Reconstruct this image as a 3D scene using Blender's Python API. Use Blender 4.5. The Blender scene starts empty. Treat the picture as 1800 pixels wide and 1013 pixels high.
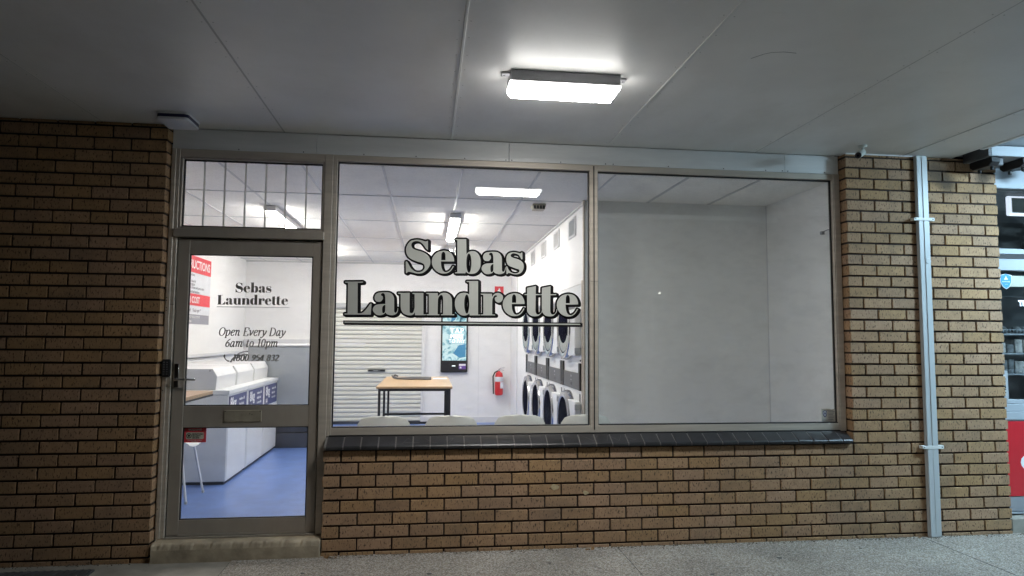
import bpy, bmesh, math, random
from mathutils import Vector, Matrix
random.seed(7)
sc = bpy.context.scene
col = sc.collection
R = math.radians

# ---------------------------------------------------------------- camera
cam_d = bpy.data.cameras.new('camera')
cam = bpy.data.objects.new('camera', cam_d)
col.objects.link(cam)
yaw, pit, rol = .1237, .0743, .0066
fw = Vector((math.sin(yaw)*math.cos(pit), math.cos(yaw)*math.cos(pit), math.sin(pit)))
rt = Vector((math.cos(yaw), -math.sin(yaw), 0)); up = rt.cross(fw)
r2 = rt*math.cos(rol)+up*math.sin(rol); u2 = -rt*math.sin(rol)+up*math.cos(rol)
m = Matrix((r2, u2, -fw)).transposed().to_4x4()
m.translation = Vector((.4711, -4.8333, 1.4769))
cam.matrix_world = m
cam_d.sensor_width = 36; cam_d.lens = 1174.784*36/1800
cam_d.clip_start = .05; cam_d.clip_end = 600
sc.camera = cam

# ---------------------------------------------------------------- night sky, exposure
w = bpy.data.worlds.new('World'); sc.world = w; w.use_nodes = True
nt = w.node_tree; bg = nt.nodes['Background']
sky = nt.nodes.new('ShaderNodeTexSky'); sky.sky_type = 'NISHITA'; sky.sun_disc = False
sky.sun_elevation = R(-4); sky.sun_rotation = R(200)
nt.links.new(sky.outputs[0], bg.inputs[0]); bg.inputs[1].default_value = .05
sc.view_settings.view_transform = 'Standard'; sc.view_settings.look = 'None'
sc.view_settings.exposure = 0; sc.view_settings.gamma = 1
CANOPY_E = 172; ROOM_E = 23.5; NEXT_E = 400     # emission of the lit lamps
try:
    sc.cycles.use_denoising = True; sc.cycles.max_bounces = 10; sc.cycles.transparent_max_bounces = 16
    sc.cycles.sample_clamp_indirect = 6
except Exception: pass

# ---------------------------------------------------------------- materials
def principled(name):
    m = bpy.data.materials.new(name); m.use_nodes = True
    return m, m.node_tree, m.node_tree.nodes['Principled BSDF']
def mat(name, c, rough=.5, metal=0, var=.06, scale=6, bump=0, bscale=80, spec=.5, fine=.0, streak=None):
    m, nt, b = principled(name); N = nt.nodes; L = nt.links
    tc = N.new('ShaderNodeTexCoord'); no = N.new('ShaderNodeTexNoise')
    no.inputs['Scale'].default_value = scale; no.inputs['Detail'].default_value = 6; no.inputs['Roughness'].default_value = .6
    if streak:
        mp = N.new('ShaderNodeMapping'); mp.inputs['Scale'].default_value = streak
        L.new(tc.outputs['Object'], mp.inputs[0]); L.new(mp.outputs[0], no.inputs['Vector'])
    else: L.new(tc.outputs['Object'], no.inputs['Vector'])
    rp = N.new('ShaderNodeValToRGB')
    rp.color_ramp.elements[0].position = .3; rp.color_ramp.elements[1].position = .7
    rp.color_ramp.elements[0].color = [x*(1-var) for x in c]+[1]
    rp.color_ramp.elements[1].color = [min(1, x*(1+var)) for x in c]+[1]
    L.new(no.outputs[0], rp.inputs[0]); L.new(rp.outputs[0], b.inputs['Base Color'])
    mr = N.new('ShaderNodeMapRange'); mr.inputs[3].default_value = max(.02, rough*.85); mr.inputs[4].default_value = min(1, rough*1.15)
    L.new(no.outputs[0], mr.inputs[0]); L.new(mr.outputs[0], b.inputs['Roughness'])
    b.inputs['Metallic'].default_value = metal; b.inputs['Specular IOR Level'].default_value = spec
    if bump:
        n2 = N.new('ShaderNodeTexNoise'); n2.inputs['Scale'].default_value = bscale; n2.inputs['Detail'].default_value = 4
        L.new(tc.outputs['Object'], n2.inputs['Vector'])
        bp = N.new('ShaderNodeBump'); bp.inputs['Strength'].default_value = bump; bp.inputs['Distance'].default_value = .003
        L.new(n2.outputs[0], bp.inputs['Height']); L.new(bp.outputs[0], b.inputs['Normal'])
    return m
def emit(name, c, s):
    m, nt, b = principled(name)
    b.inputs['Base Color'].default_value = (*c, 1); b.inputs['Emission Color'].default_value = (*c, 1)
    b.inputs['Emission Strength'].default_value = s; b.inputs['Roughness'].default_value = .35
    return m
def brick_mat(name, c, stain=False):
    m, nt, b = principled(name); N = nt.nodes; L = nt.links
    tc = N.new('ShaderNodeTexCoord'); geo = N.new('ShaderNodeNewGeometry')
    hs = N.new('ShaderNodeHueSaturation'); hs.inputs['Color'].default_value = (*c, 1)
    mr = N.new('ShaderNodeMapRange'); mr.inputs[3].default_value = .9; mr.inputs[4].default_value = 1.09
    L.new(geo.outputs['Random Per Island'], mr.inputs[0]); L.new(mr.outputs[0], hs.inputs['Value'])
    wn = N.new('ShaderNodeTexWhiteNoise'); wn.noise_dimensions = '1D'; L.new(geo.outputs['Random Per Island'], wn.inputs['W'])
    mh = N.new('ShaderNodeMapRange'); mh.inputs[3].default_value = .495; mh.inputs[4].default_value = .5035
    L.new(wn.outputs[0], mh.inputs[0]); L.new(mh.outputs[0], hs.inputs['Hue'])
    ms = N.new('ShaderNodeMapRange'); ms.inputs[3].default_value = .9; ms.inputs[4].default_value = 1.04
    L.new(wn.outputs[0], ms.inputs[0]); L.new(ms.outputs[0], hs.inputs['Saturation'])
    # cloudy fired-clay mottling
    n1 = N.new('ShaderNodeTexNoise'); n1.inputs['Scale'].default_value = 14; n1.inputs['Detail'].default_value = 8; n1.inputs['Roughness'].default_value = .7
    L.new(tc.outputs['Object'], n1.inputs['Vector'])
    r1 = N.new('ShaderNodeMapRange'); r1.inputs[1].default_value = .3; r1.inputs[2].default_value = .7; r1.inputs[3].default_value = .8; r1.inputs[4].default_value = 1.15
    L.new(n1.outputs[0], r1.inputs[0])
    x1 = N.new('ShaderNodeVectorMath'); x1.operation = 'SCALE'; L.new(hs.outputs[0], x1.inputs[0]); L.new(r1.outputs[0], x1.inputs['Scale'])
    # dark drag flecks
    mp = N.new('ShaderNodeMapping'); mp.inputs['Scale'].default_value = (1, 1, .42); mp.inputs['Rotation'].default_value = (0, .35, 0)
    L.new(tc.outputs['Object'], mp.inputs[0])
    n2 = N.new('ShaderNodeTexNoise'); n2.inputs['Scale'].default_value = 95; n2.inputs['Detail'].default_value = 3; n2.inputs['Roughness'].default_value = .6
    L.new(mp.outputs[0], n2.inputs['Vector'])
    r2_ = N.new('ShaderNodeMapRange'); r2_.inputs[1].default_value = .565; r2_.inputs[2].default_value = .64; r2_.inputs[3].default_value = 0; r2_.inputs[4].default_value = .85
    L.new(n2.outputs[0], r2_.inputs[0])
    mx = N.new('ShaderNodeMix'); mx.data_type = 'RGBA'; mx.inputs[7].default_value = (.05, .035, .025, 1)
    L.new(r2_.outputs[0], mx.inputs[0]); L.new(x1.outputs[0], mx.inputs[6])
    out = mx.outputs[2]
    ng = N.new('ShaderNodeTexNoise'); ng.inputs['Scale'].default_value = 2.3; ng.inputs['Detail'].default_value = 8; ng.inputs['Roughness'].default_value = .65
    L.new(tc.outputs['Object'], ng.inputs['Vector']); rg = N.new('ShaderNodeMapRange'); rg.inputs[1].default_value = .45; rg.inputs[2].default_value = .78; rg.inputs[4].default_value = .55
    L.new(ng.outputs[0], rg.inputs[0]); mg = N.new('ShaderNodeMix'); mg.data_type = 'RGBA'; mg.inputs[7].default_value = (.14, .105, .075, 1)
    L.new(rg.outputs[0], mg.inputs[0]); L.new(out, mg.inputs[6]); out = mg.outputs[2]
    if stain:   # smoke smudges on the bricks under the canopy edge
        for (x, z, r) in ((4.50, 2.83, .17), (4.60, 2.74, .12), (4.92, 2.80, .1)):
            di = N.new('ShaderNodeVectorMath'); di.operation = 'DISTANCE'; di.inputs[1].default_value = (x, 0, z)
            mpp = N.new('ShaderNodeMapping'); mpp.inputs['Scale'].default_value = (1, 0, 1); L.new(tc.outputs['Object'], mpp.inputs[0])
            L.new(mpp.outputs[0], di.inputs[0])
            q = N.new('ShaderNodeMapRange'); q.interpolation_type = 'SMOOTHSTEP'
            q.inputs[1].default_value = r*.2; q.inputs[2].default_value = r; q.inputs[3].default_value = .72; q.inputs[4].default_value = 0
            L.new(di.outputs['Value'], q.inputs[0])
            m2 = N.new('ShaderNodeMix'); m2.data_type = 'RGBA'; m2.inputs[7].default_value = (.03, .025, .02, 1)
            L.new(q.outputs[0], m2.inputs[0]); L.new(out, m2.inputs[6]); out = m2.outputs[2]
    L.new(out, b.inputs['Base Color']); b.inputs['Roughness'].default_value = .8; b.inputs['Specular IOR Level'].default_value = .3
    ad = N.new('ShaderNodeMath'); ad.operation = 'ADD'; L.new(n1.outputs[0], ad.inputs[0]); L.new(n2.outputs[0], ad.inputs[1])
    bp = N.new('ShaderNodeBump'); bp.inputs['Strength'].default_value = .55; bp.inputs['Distance'].default_value = .002
    L.new(ad.outputs[0], bp.inputs['Height']); L.new(bp.outputs[0], b.inputs['Normal'])
    return m
def aggregate_mat(name):
    m, nt, b = principled(name); N = nt.nodes; L = nt.links
    tc = N.new('ShaderNodeTexCoord')
    v = N.new('ShaderNodeTexVoronoi'); v.inputs['Scale'].default_value = 125; L.new(tc.outputs['Object'], v.inputs['Vector'])
    sp = N.new('ShaderNodeSeparateColor'); L.new(v.outputs['Color'], sp.inputs[0])
    rp = N.new('ShaderNodeValToRGB'); e = rp.color_ramp; e.interpolation = 'CONSTANT'
    for p_, c_ in ((0, (.2, .17, .145)), (.16, (.35, .295, .24)), (.36, (.52, .455, .39)), (.58, (.58, .53, .47)), (.78, (.4, .33, .25)), (.9, (.66, .62, .56))):
        k = e.elements.new(p_) if p_ else e.elements[0]
        k.color = (*c_, 1)
    e.elements.remove(e.elements[-1]) if len(e.elements) > 6 else None
    L.new(sp.outputs[0], rp.inputs[0])
    v2 = N.new('ShaderNodeTexVoronoi'); v2.feature = 'DISTANCE_TO_EDGE'; v2.inputs['Scale'].default_value = 125; L.new(tc.outputs['Object'], v2.inputs['Vector'])
    mr = N.new('ShaderNodeMapRange'); mr.inputs[1].default_value = .02; mr.inputs[2].default_value = .12; L.new(v2.outputs['Distance'], mr.inputs[0])
    mx = N.new('ShaderNodeMix'); mx.data_type = 'RGBA'; mx.inputs[6].default_value = (.2, .18, .16, 1)
    L.new(mr.outputs[0], mx.inputs[0]); L.new(rp.outputs[0], mx.inputs[7])
    n = N.new('ShaderNodeTexNoise'); n.inputs['Scale'].default_value = 1.6; n.inputs['Detail'].default_value = 6; L.new(tc.outputs['Object'], n.inputs['Vector'])
    r3 = N.new('ShaderNodeMapRange'); r3.inputs[1].default_value = .3; r3.inputs[2].default_value = .7; r3.inputs[3].default_value = .72; r3.inputs[4].default_value = 1.1
    L.new(n.outputs[0], r3.inputs[0])
    sc_ = N.new('ShaderNodeVectorMath'); sc_.operation = 'SCALE'; L.new(mx.outputs[2], sc_.inputs[0]); L.new(r3.outputs[0], sc_.inputs['Scale'])
    L.new(sc_.outputs[0], b.inputs['Base Color']); b.inputs['Roughness'].default_value = .75
    bp = N.new('ShaderNodeBump'); bp.inputs['Strength'].default_value = .8; bp.inputs['Distance'].default_value = .003
    L.new(mr.outputs[0], bp.inputs['Height']); L.new(bp.outputs[0], b.inputs['Normal'])
    return m
def glass_mat(name, tint=(.99, .995, .993), rough=0.0, extra=0.0):
    m = bpy.data.materials.new(name); m.use_nodes = True; nt = m.node_tree; N = nt.nodes; L = nt.links
    N.remove(N['Principled BSDF']); o = N['Material Output']
    tr = N.new('ShaderNodeBsdfTransparent'); tr.inputs[0].default_value = (*tint, 1)
    gl = N.new('ShaderNodeBsdfGlossy'); gl.inputs['Roughness'].default_value = rough
    fr = N.new('ShaderNodeFresnel'); geo = N.new('ShaderNodeNewGeometry')
    mr = N.new('ShaderNodeMapRange'); mr.inputs[3].default_value = 1.5; mr.inputs[4].default_value = 1/1.5
    L.new(geo.outputs['Backfacing'], mr.inputs[0]); L.new(mr.outputs[0], fr.inputs['IOR'])
    # grime: faint wiped smears
    tc = N.new('ShaderNodeTexCoord'); mp = N.new('ShaderNodeMapping'); mp.inputs['Scale'].default_value = (1, 1, 2.2)
    no = N.new('ShaderNodeTexNoise'); no.inputs['Scale'].default_value = 3.5; no.inputs['Detail'].default_value = 7; no.inputs['Roughness'].default_value = .7
    L.new(tc.outputs['Object'], mp.inputs[0]); L.new(mp.outputs[0], no.inputs['Vector'])
    df = N.new('ShaderNodeBsdfDiffuse'); df.inputs[0].default_value = (.6, .6, .58, 1)
    r1 = N.new('ShaderNodeMapRange'); r1.inputs[1].default_value = .45; r1.inputs[2].default_value = .85; r1.inputs[3].default_value = .004; r1.inputs[4].default_value = .05+extra
    L.new(no.outputs[0], r1.inputs[0])
    mx0 = N.new('ShaderNodeMixShader'); L.new(r1.outputs[0], mx0.inputs[0]); L.new(tr.outputs[0], mx0.inputs[1]); L.new(df.outputs[0], mx0.inputs[2])
    mx = N.new('ShaderNodeMixShader'); L.new(fr.outputs[0], mx.inputs[0]); L.new(mx0.outputs[0], mx.inputs[1]); L.new(gl.outputs[0], mx.inputs[2])
    L.new(mx.outputs[0], o.inputs[0])
    return m
M = {}
M['brick'] = brick_mat('buff_brick', (.375, .228, .120), True)
M['mortar'] = mat('dark_mortar', (.030, .017, .012), .9, bump=.4)
M['tile'] = mat('glazed_sill_brick', (.024, .023, .025), .36, var=.35, scale=9, bump=.15, bscale=25)
M['grout'] = mat('sill_grout', (.17, .16, .15), .85)
M['alu'] = mat('anodised_aluminium', (.52, .46, .39), .42, .3, var=.12, scale=5, streak=(.5, 1, 6))
M['alu_dark'] = mat('weathered_door_aluminium', (.36, .32, .275), .5, .25, var=.16, scale=4, streak=(1, 1, .4))
M['sheet'] = mat('header_sheet_aluminium', (.80, .80, .79), .38, .2, var=.1, scale=3, streak=(.4, 1, 3), bump=.05, bscale=6)
M['gasket'] = mat('black_gasket', (.012, .012, .013), .6)
def canopy_mat():
    m = mat('painted_fibre_cement', (.74, .735, .72), .42, var=.06, scale=1.7, bump=.08, bscale=9); nt = m.node_tree; N = nt.nodes; L = nt.links; b = N['Principled BSDF']
    src = b.inputs['Base Color'].links[0].from_socket; tc = N.new('ShaderNodeTexCoord'); out = src
    for sc_, lo, hi, amt, c_, st in ((.9, .52, .75, .35, (.42, .39, .33, 1), (1, .45, 1)), (55, .72, .78, .55, (.2, .18, .15, 1), (1, 1, 1)), (7, .62, .8, .22, (.5, .46, .4, 1), (.6, 1.6, 1))):
        mp = N.new('ShaderNodeMapping'); mp.inputs['Scale'].default_value = st; n = N.new('ShaderNodeTexNoise'); n.inputs['Scale'].default_value = sc_; n.inputs['Detail'].default_value = 7; n.inputs['Roughness'].default_value = .65
        L.new(tc.outputs['Object'], mp.inputs[0]); L.new(mp.outputs[0], n.inputs['Vector'])
        r_ = N.new('ShaderNodeMapRange'); r_.inputs[1].default_value = lo; r_.inputs[2].default_value = hi; r_.inputs[4].default_value = amt; L.new(n.outputs[0], r_.inputs[0])
        x = N.new('ShaderNodeMix'); x.data_type = 'RGBA'; x.inputs[7].default_value = c_; L.new(r_.outputs[0], x.inputs[0]); L.new(out, x.inputs[6]); out = x.outputs[2]
    L.new(out, b.inputs['Base Color']); return m
M['canopy'] = canopy_mat()
M['bead'] = mat('joint_bead', (.72, .72, .7), .5)
M['bead_dull'] = mat('joint_filler', (.46, .46, .45), .6)
M['concrete'] = mat('concrete', (.27, .25, .215), .85, var=.25, scale=5, bump=.5, bscale=120)
M['step'] = mat('worn_step_concrete', (.38, .315, .225), .8, var=.35, scale=7, bump=.6, bscale=40)
M['agg'] = aggregate_mat('exposed_aggregate')
M['asphalt'] = mat('asphalt', (.05, .05, .05), .9, var=.2, scale=20, bump=.6, bscale=200)
M['white_wall'] = mat('white_wall_paint', (.86, .855, .85), .6, var=.025, scale=2, bump=.04, bscale=60)
M['display'] = mat('display_panel_paint', (.92, .925, .915), .5, var=.03, scale=1.5)
M['tiles'] = mat('ceiling_tile', (.90, .88, .83), .85, var=.07, scale=60, bump=.3, bscale=160)
M['tbar'] = mat('ceiling_grid', (.6, .6, .6), .5)
M['vinyl'] = mat('blue_vinyl_floor', (.12, .20, .47), .32, var=.16, scale=5, bump=.04, bscale=12)
M['white_enamel'] = mat('white_enamel', (.78, .79, .80), .3, var=.02)
M['white_plastic'] = mat('white_plastic', (.72, .72, .73), .4, var=.03)
M['grey_panel'] = mat('grey_steel_panel', (.36, .385, .405), .5, .2, var=.08, scale=2)
M['dark_base'] = mat('dark_plinth', (.05, .055, .07), .5, var=.3, scale=6)
M['chrome'] = mat('brushed_steel', (.62, .62, .63), .2, 1, var=.08)
M['drum'] = mat('steel_drum', (.5, .5, .47), .3, 1, var=.2, scale=12)
M['door_glass'] = mat('dark_porthole_glass', (.009, .010, .020), .3, var=.5, scale=5, spec=.0)
M['hose'] = mat('grey_hose', (.09, .09, .095), .5)
M['ctrl'] = mat('dark_grey_fascia', (.11, .11, .115), .45)
M['black'] = mat('black_plastic', (.014, .014, .016), .35)
M['black_steel'] = mat('black_steel', (.02, .02, .022), .45)
M['laminate'] = mat('wood_laminate', (.56, .37, .2), .3, var=.12, scale=5, streak=(.5, 8, 1))
M['chair'] = mat('grey_beige_chair_shell', (.75, .735, .67), .45, var=.03)
M['shutter'] = mat('shutter_cream', (.66, .66, .61), .4, var=.04, scale=3)
M['shutter_box'] = mat('shutter_head', (.45, .46, .46), .45)
M['red'] = mat('red_paint', (.62, .03, .035), .3, var=.05)
M['red_print'] = mat('red_print', (.72, .06, .08), .5)
M['band'] = mat('dark_blue_band', (.012, .012, .05), .3)
M['navy'] = mat('navy_print', (.05, .06, .17), .4)
M['paper'] = mat('white_print', (.72, .74, .78), .5)
M['ink'] = mat('grey_ink', (.16, .16, .18), .6)
M['ink_black'] = mat('black_vinyl_lettering', (.004, .004, .005), .5, spec=.2)
M['sign_grey'] = mat('silver_grey_vinyl', (.44, .445, .41), .5, var=.06, scale=4)
M['sign_dark'] = mat('grey_vinyl_print', (.15, .145, .135), .5)
M['white_ink'] = mat('white_ink', (.85, .85, .85), .5)
M['beige'] = mat('aged_beige_plastic', (.5, .46, .36), .5)
M['plate'] = mat('worn_brass_plate', (.36, .32, .25), .45, .3, var=.2, scale=12)
M['pipe'] = mat('painted_downpipe', (.50, .52, .53), .4, var=.06, scale=4, streak=(1, 1, .3))
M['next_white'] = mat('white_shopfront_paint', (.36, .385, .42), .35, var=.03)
M['next_red'] = mat('red_shopfront_panel', (.55, .02, .03), .35, var=.06, scale=3)
M['kick'] = mat('grey_kick_plate', (.34, .35, .38), .4, .3)
M['soffit_grey'] = mat('dark_grey_box', (.07, .07, .075), .5)
M['blue'] = mat('blue_sticker', (.05, .27, .62), .4)
M['cream'] = mat('cream_board', (.55, .54, .45), .5)
M['shelf'] = mat('grey_shelf', (.2, .22, .24), .5)
M['goods'] = mat('dark_goods', (.06, .065, .07), .6, var=.9, scale=18)
M['goods_b'] = mat('packaged_goods', (.22, .21, .2), .5, var=.7, scale=25)
M['leaf'] = mat('dry_leaf', (.24, .13, .05), .8, var=.3, scale=40)
M['purple'] = mat('purple_print', (.16, .08, .35), .4)
def translucent_mat():
    m = bpy.data.materials.new('frosted_strip'); m.use_nodes = True; nt = m.node_tree; N = nt.nodes; L = nt.links
    N.remove(N['Principled BSDF']); a = N.new('ShaderNodeBsdfDiffuse'); b = N.new('ShaderNodeBsdfTranslucent'); x = N.new('ShaderNodeMixShader')
    a.inputs[0].default_value = (.6, .6, .58, 1); b.inputs[0].default_value = (.75, .75, .72, 1); x.inputs[0].default_value = .65
    L.new(a.outputs[0], x.inputs[1]); L.new(b.outputs[0], x.inputs[2]); L.new(x.outputs[0], N['Material Output'].inputs[0]); return m
M['frosted'] = translucent_mat()
M['glass'] = glass_mat('window_glass')
M['glass_b'] = glass_mat('dusty_window_glass', (.985, .995, .992), 0, .02)
M['cctv'] = mat('cctv_white', (.6, .62, .58), .4)
M['mount'] = mat('lamp_base_grey', (.38, .38, .4), .45)
M['lamp'] = emit('lit_canopy_diffuser', (1, .985, .95), CANOPY_E)
M['lamp_side'] = emit('lit_canopy_diffuser_side', (1, .985, .95), CANOPY_E*.125)
M['room_lamp'] = emit('lit_room_diffuser', (1, .965, .90), ROOM_E*1.0)
M['room_side'] = emit('lit_room_diffuser_side', (1, .965, .90), ROOM_E*5)
M['next_lamp'] = emit('lit_cool_diffuser', (.54, .81, 1), NEXT_E)
M['next_in'] = emit('lit_edge_and_letters', (.75, .85, 1), 1.1)
M['street'] = emit('lit_street_lamp', (1, .95, .8), 60)
def screen_mat():
    m, nt, b = principled('lit_screen'); N = nt.nodes; L = nt.links
    tc = N.new('ShaderNodeTexCoord'); no = N.new('ShaderNodeTexNoise'); no.inputs['Scale'].default_value = 7; no.inputs['Detail'].default_value = 5; no.inputs['Distortion'].default_value = 1.5
    L.new(tc.outputs['Object'], no.inputs['Vector'])
    rp = N.new('ShaderNodeValToRGB'); e = rp.color_ramp
    e.elements[0].position = .3; e.elements[0].color = (.03, .13, .2, 1)
    e.elements[1].position = .53; e.elements[1].color = (.74, .97, 1, 1)
    k = e.elements.new(.42); k.color = (.30, .62, .72, 1)
    L.new(no.outputs[0], rp.inputs[0]); L.new(rp.outputs[0], b.inputs['Emission Color']); b.inputs['Emission Strength'].default_value = .95
    b.inputs['Base Color'].default_value = (.02, .02, .02, 1); b.inputs['Roughness'].default_value = .2
    return m
M['screen'] = screen_mat()
M['screen_text'] = emit('screen_white', (.9, .97, 1), 1.0)
M['screen_mid'] = emit('screen_mid_blue', (.09, .30, .42), .8)
M['screen_dark'] = emit('screen_navy', (.04, .16, .28), .8)

# ---------------------------------------------------------------- mesh helpers
ORG = {}
def tag(o, label=None, cat=None, group=None, kind=None):
    if label: o['label'] = label
    if cat: o['category'] = cat
    if group: o['group'] = group
    if kind: o['kind'] = kind
    return o
def thing(name, label, cat, loc=(0, 0, 0), group=None):
    o = bpy.data.objects.new(name, None); o.empty_display_size = .1; o.location = loc; col.objects.link(o)
    ORG[o.name] = Vector(loc); return tag(o, label, cat, group)
class MB:
    def __init__(s): s.v = []; s.f = []; s.mi = []; s.cur = 0
    def face(s, pts):
        n = len(s.v); s.v += [tuple(p) for p in pts]; s.f.append(tuple(range(n, n+len(pts)))); s.mi.append(s.cur)
    def box(s, x0, x1, y0, y1, z0, z1, rot=None):
        n = len(s.v); P = [(x0, y0, z0), (x1, y0, z0), (x1, y1, z0), (x0, y1, z0), (x0, y0, z1), (x1, y0, z1), (x1, y1, z1), (x0, y1, z1)]
        if rot:
            c = Vector(((x0+x1)/2, (y0+y1)/2, (z0+z1)/2)); P = [tuple(rot @ (Vector(p)-c)+c) for p in P]
        s.v += P
        for f in ((0, 3, 2, 1), (4, 5, 6, 7), (0, 1, 5, 4), (1, 2, 6, 5), (2, 3, 7, 6), (3, 0, 4, 7)):
            s.f.append(tuple(n+i for i in f)); s.mi.append(s.cur)
        return s
    def prism(s, poly, ax, a0, a1):
        """poly: 2-D points in the other two axes (order x,y,z minus ax)"""
        def P(q, a):
            q = list(q); q.insert(ax, a); return tuple(q)
        n = len(s.v); k = len(poly)
        s.v += [P(q, a0) for q in poly]+[P(q, a1) for q in poly]
        s.f.append(tuple(range(n, n+k))); s.f.append(tuple(range(n+2*k-1, n+k-1, -1)))
        for i in range(k):
            j = (i+1) % k; s.f.append((n+i, n+k+i, n+k+j, n+j))
        s.mi += [s.cur]*(k+2); return s
    def tube(s, pts, r, n=10, caps=True):
        pts = [Vector(p) for p in pts]; rs = r if isinstance(r, (list, tuple)) else [r]*len(pts)
        base = len(s.v); prev = None
        for i, p in enumerate(pts):
            d = (pts[min(i+1, len(pts)-1)]-pts[max(i-1, 0)]).normalized()
            if prev is None:
                a = d.orthogonal().normalized()
            else:
                a = (prev-d*prev.dot(d)).normalized()
            prev = a; b = d.cross(a)
            for k in range(n):
                t = 2*math.pi*k/n; s.v.append(tuple(p+(a*math.cos(t)+b*math.sin(t))*rs[i]))
        for i in range(len(pts)-1):
            for k in range(n):
                q = base+i*n; s.f.append((q+k, q+(k+1) % n, q+n+(k+1) % n, q+n+k)); s.mi.append(s.cur)
        if caps:
            s.f.append(tuple(base+k for k in range(n))[::-1]); s.f.append(tuple(base+(len(pts)-1)*n+k for k in range(n))); s.mi += [s.cur]*2
        return s
    def lathe(s, prof, c, axis=0, n=32, cap=True):
        """prof: (radius, offset along axis)"""
        base = len(s.v); c = Vector(c)
        A = [Vector((1, 0, 0)), Vector((0, 1, 0)), Vector((0, 0, 1))]
        d = A[axis]; a = A[(axis+1) % 3]; b = A[(axis+2) % 3]
        for (r, h) in prof:
            for k in range(n):
                t = 2*math.pi*k/n; s.v.append(tuple(c+d*h+(a*math.cos(t)+b*math.sin(t))*r))
        for i in range(len(prof)-1):
            for k in range(n):
                q = base+i*n; s.f.append((q+k, q+(k+1) % n, q+n+(k+1) % n, q+n+k)); s.mi.append(s.cur)
        if cap: s.f.append(tuple(base+k for k in range(n))); s.f.append(tuple(base+(len(prof)-1)*n+k for k in range(n))); s.mi += [s.cur]*2
        return s
    def build(s, name, mats, parent=None, bev=0, smooth=False, label=None, cat=None, group=None, kind=None, seg=1):
        mats = mats if isinstance(mats, (list, tuple)) else [mats]
        if parent is not None: org = ORG[parent.name]
        elif kind == 'structure': org = Vector((0, 0, 0))
        else:
            xs, ys, zs = zip(*s.v); org = Vector(((min(xs)+max(xs))/2, (min(ys)+max(ys))/2, min(zs)))
        me = bpy.data.meshes.new(name); me.from_pydata([tuple(Vector(p)-org) for p in s.v], [], s.f)
        for q in mats: me.materials.append(M[q] if isinstance(q, str) else q)
        for i, q in enumerate(s.mi): me.polygons[i].material_index = q
        bm = bmesh.new(); bm.from_mesh(me)
        bmesh.ops.recalc_face_normals(bm, faces=bm.faces)
        if bev: bmesh.ops.bevel(bm, geom=[e for e in bm.edges if e.is_manifold and e.calc_face_angle(0) > .5], offset=bev, segments=seg, affect='EDGES', clamp_overlap=True)
        bm.to_mesh(me); bm.free()
        if smooth:
            for p in me.polygons: p.use_smooth = True
            try: me.set_sharp_from_angle(angle=R(38))
            except Exception: pass
        o = bpy.data.objects.new(name, me); col.objects.link(o)
        if parent is not None: o.parent = parent; ORG[o.name] = org
        else: o.location = org; ORG[o.name] = org
        return tag(o, label, cat, group, kind)
def copy_tree(o, parent=None):
    c = o.copy(); col.objects.link(c); c.parent = parent
    for ch in list(o.children): copy_tree(ch, c)
    return c
# flat shapes and letters: polygons (with holes) in a local (u, v) plane
def fill2d(contours, thick=.0006):
    cu = bpy.data.curves.new('tmp', 'CURVE'); cu.dimensions = '2D'; cu.fill_mode = 'BOTH'; cu.extrude = thick/2
    for c in contours:
        sp = cu.splines.new('POLY'); sp.points.add(len(c)-1); sp.use_cyclic_u = True
        for i, p in enumerate(c): sp.points[i].co = (p[0], p[1], 0, 1)
    return cu
def curve_verts(cu):
    ob = bpy.data.objects.new('tmp', cu); col.objects.link(ob)
    dg = bpy.context.evaluated_depsgraph_get(); dg.update()
    me = bpy.data.meshes.new_from_object(ob.evaluated_get(dg))
    V = [v.co.copy() for v in me.vertices]; F = [tuple(p.vertices) for p in me.polygons]
    bpy.data.objects.remove(ob); bpy.data.curves.remove(cu); bpy.data.meshes.remove(me)
    return V, F
def text_mesh(t, size, align='LEFT', thick=.0006, bold=0, spacing=1, shear=0):
    cu = bpy.data.curves.new('tmp', 'FONT'); cu.body = t; cu.size = size; cu.align_x = align; cu.extrude = thick/2
    cu.offset = bold; cu.space_character = spacing; cu.shear = shear; cu.resolution_u = 3
    return curve_verts(cu)
def put(mb, VF, org, u, v):
    """place a flat mesh: local x->u, y->v, z->u x v"""
    V, F = VF; u = Vector(u); v = Vector(v); w_ = u.cross(v); org = Vector(org); n = len(mb.v)
    mb.v += [tuple(org+u*p.x+v*p.y+w_*p.z) for p in V]
    mb.f += [tuple(n+i for i in f) for f in F]; mb.mi += [mb.cur]*len(F)
    return mb
XZ = ((1, 0, 0), (0, 0, 1))            # faces -Y (towards the street)
def catmull(pts, closed, step=5):
    """pts (x,y,corner) -> polyline, smooth between corners"""
    n = len(pts); out = []
    rng = range(n) if closed else range(n-1)
    for i in rng:
        p1 = pts[i]; p2 = pts[(i+1) % n]
        p0 = pts[(i-1) % n] if (closed or i > 0) else p1
        p3 = pts[(i+2) % n] if (closed or i < n-2) else p2
        if p1[2] and p2[2]:
            out.append((p1[0], p1[1])); continue
        if p1[2]: p0 = (2*p1[0]-p2[0], 2*p1[1]-p2[1]) if False else p1
        if p2[2]: p3 = p2
        for k in range(step):
            t = k/step
            q = []
            for a in (0, 1):
                A, B, C, D = p0[a], p1[a], p2[a], p3[a]
                q.append(.5*(2*B+(C-A)*t+(2*A-5*B+4*C-D)*t*t+(3*B-A-3*C+D)*t*t*t))
            out.append(tuple(q))
    if not closed: out.append((pts[-1][0], pts[-1][1]))
    return out
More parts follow.
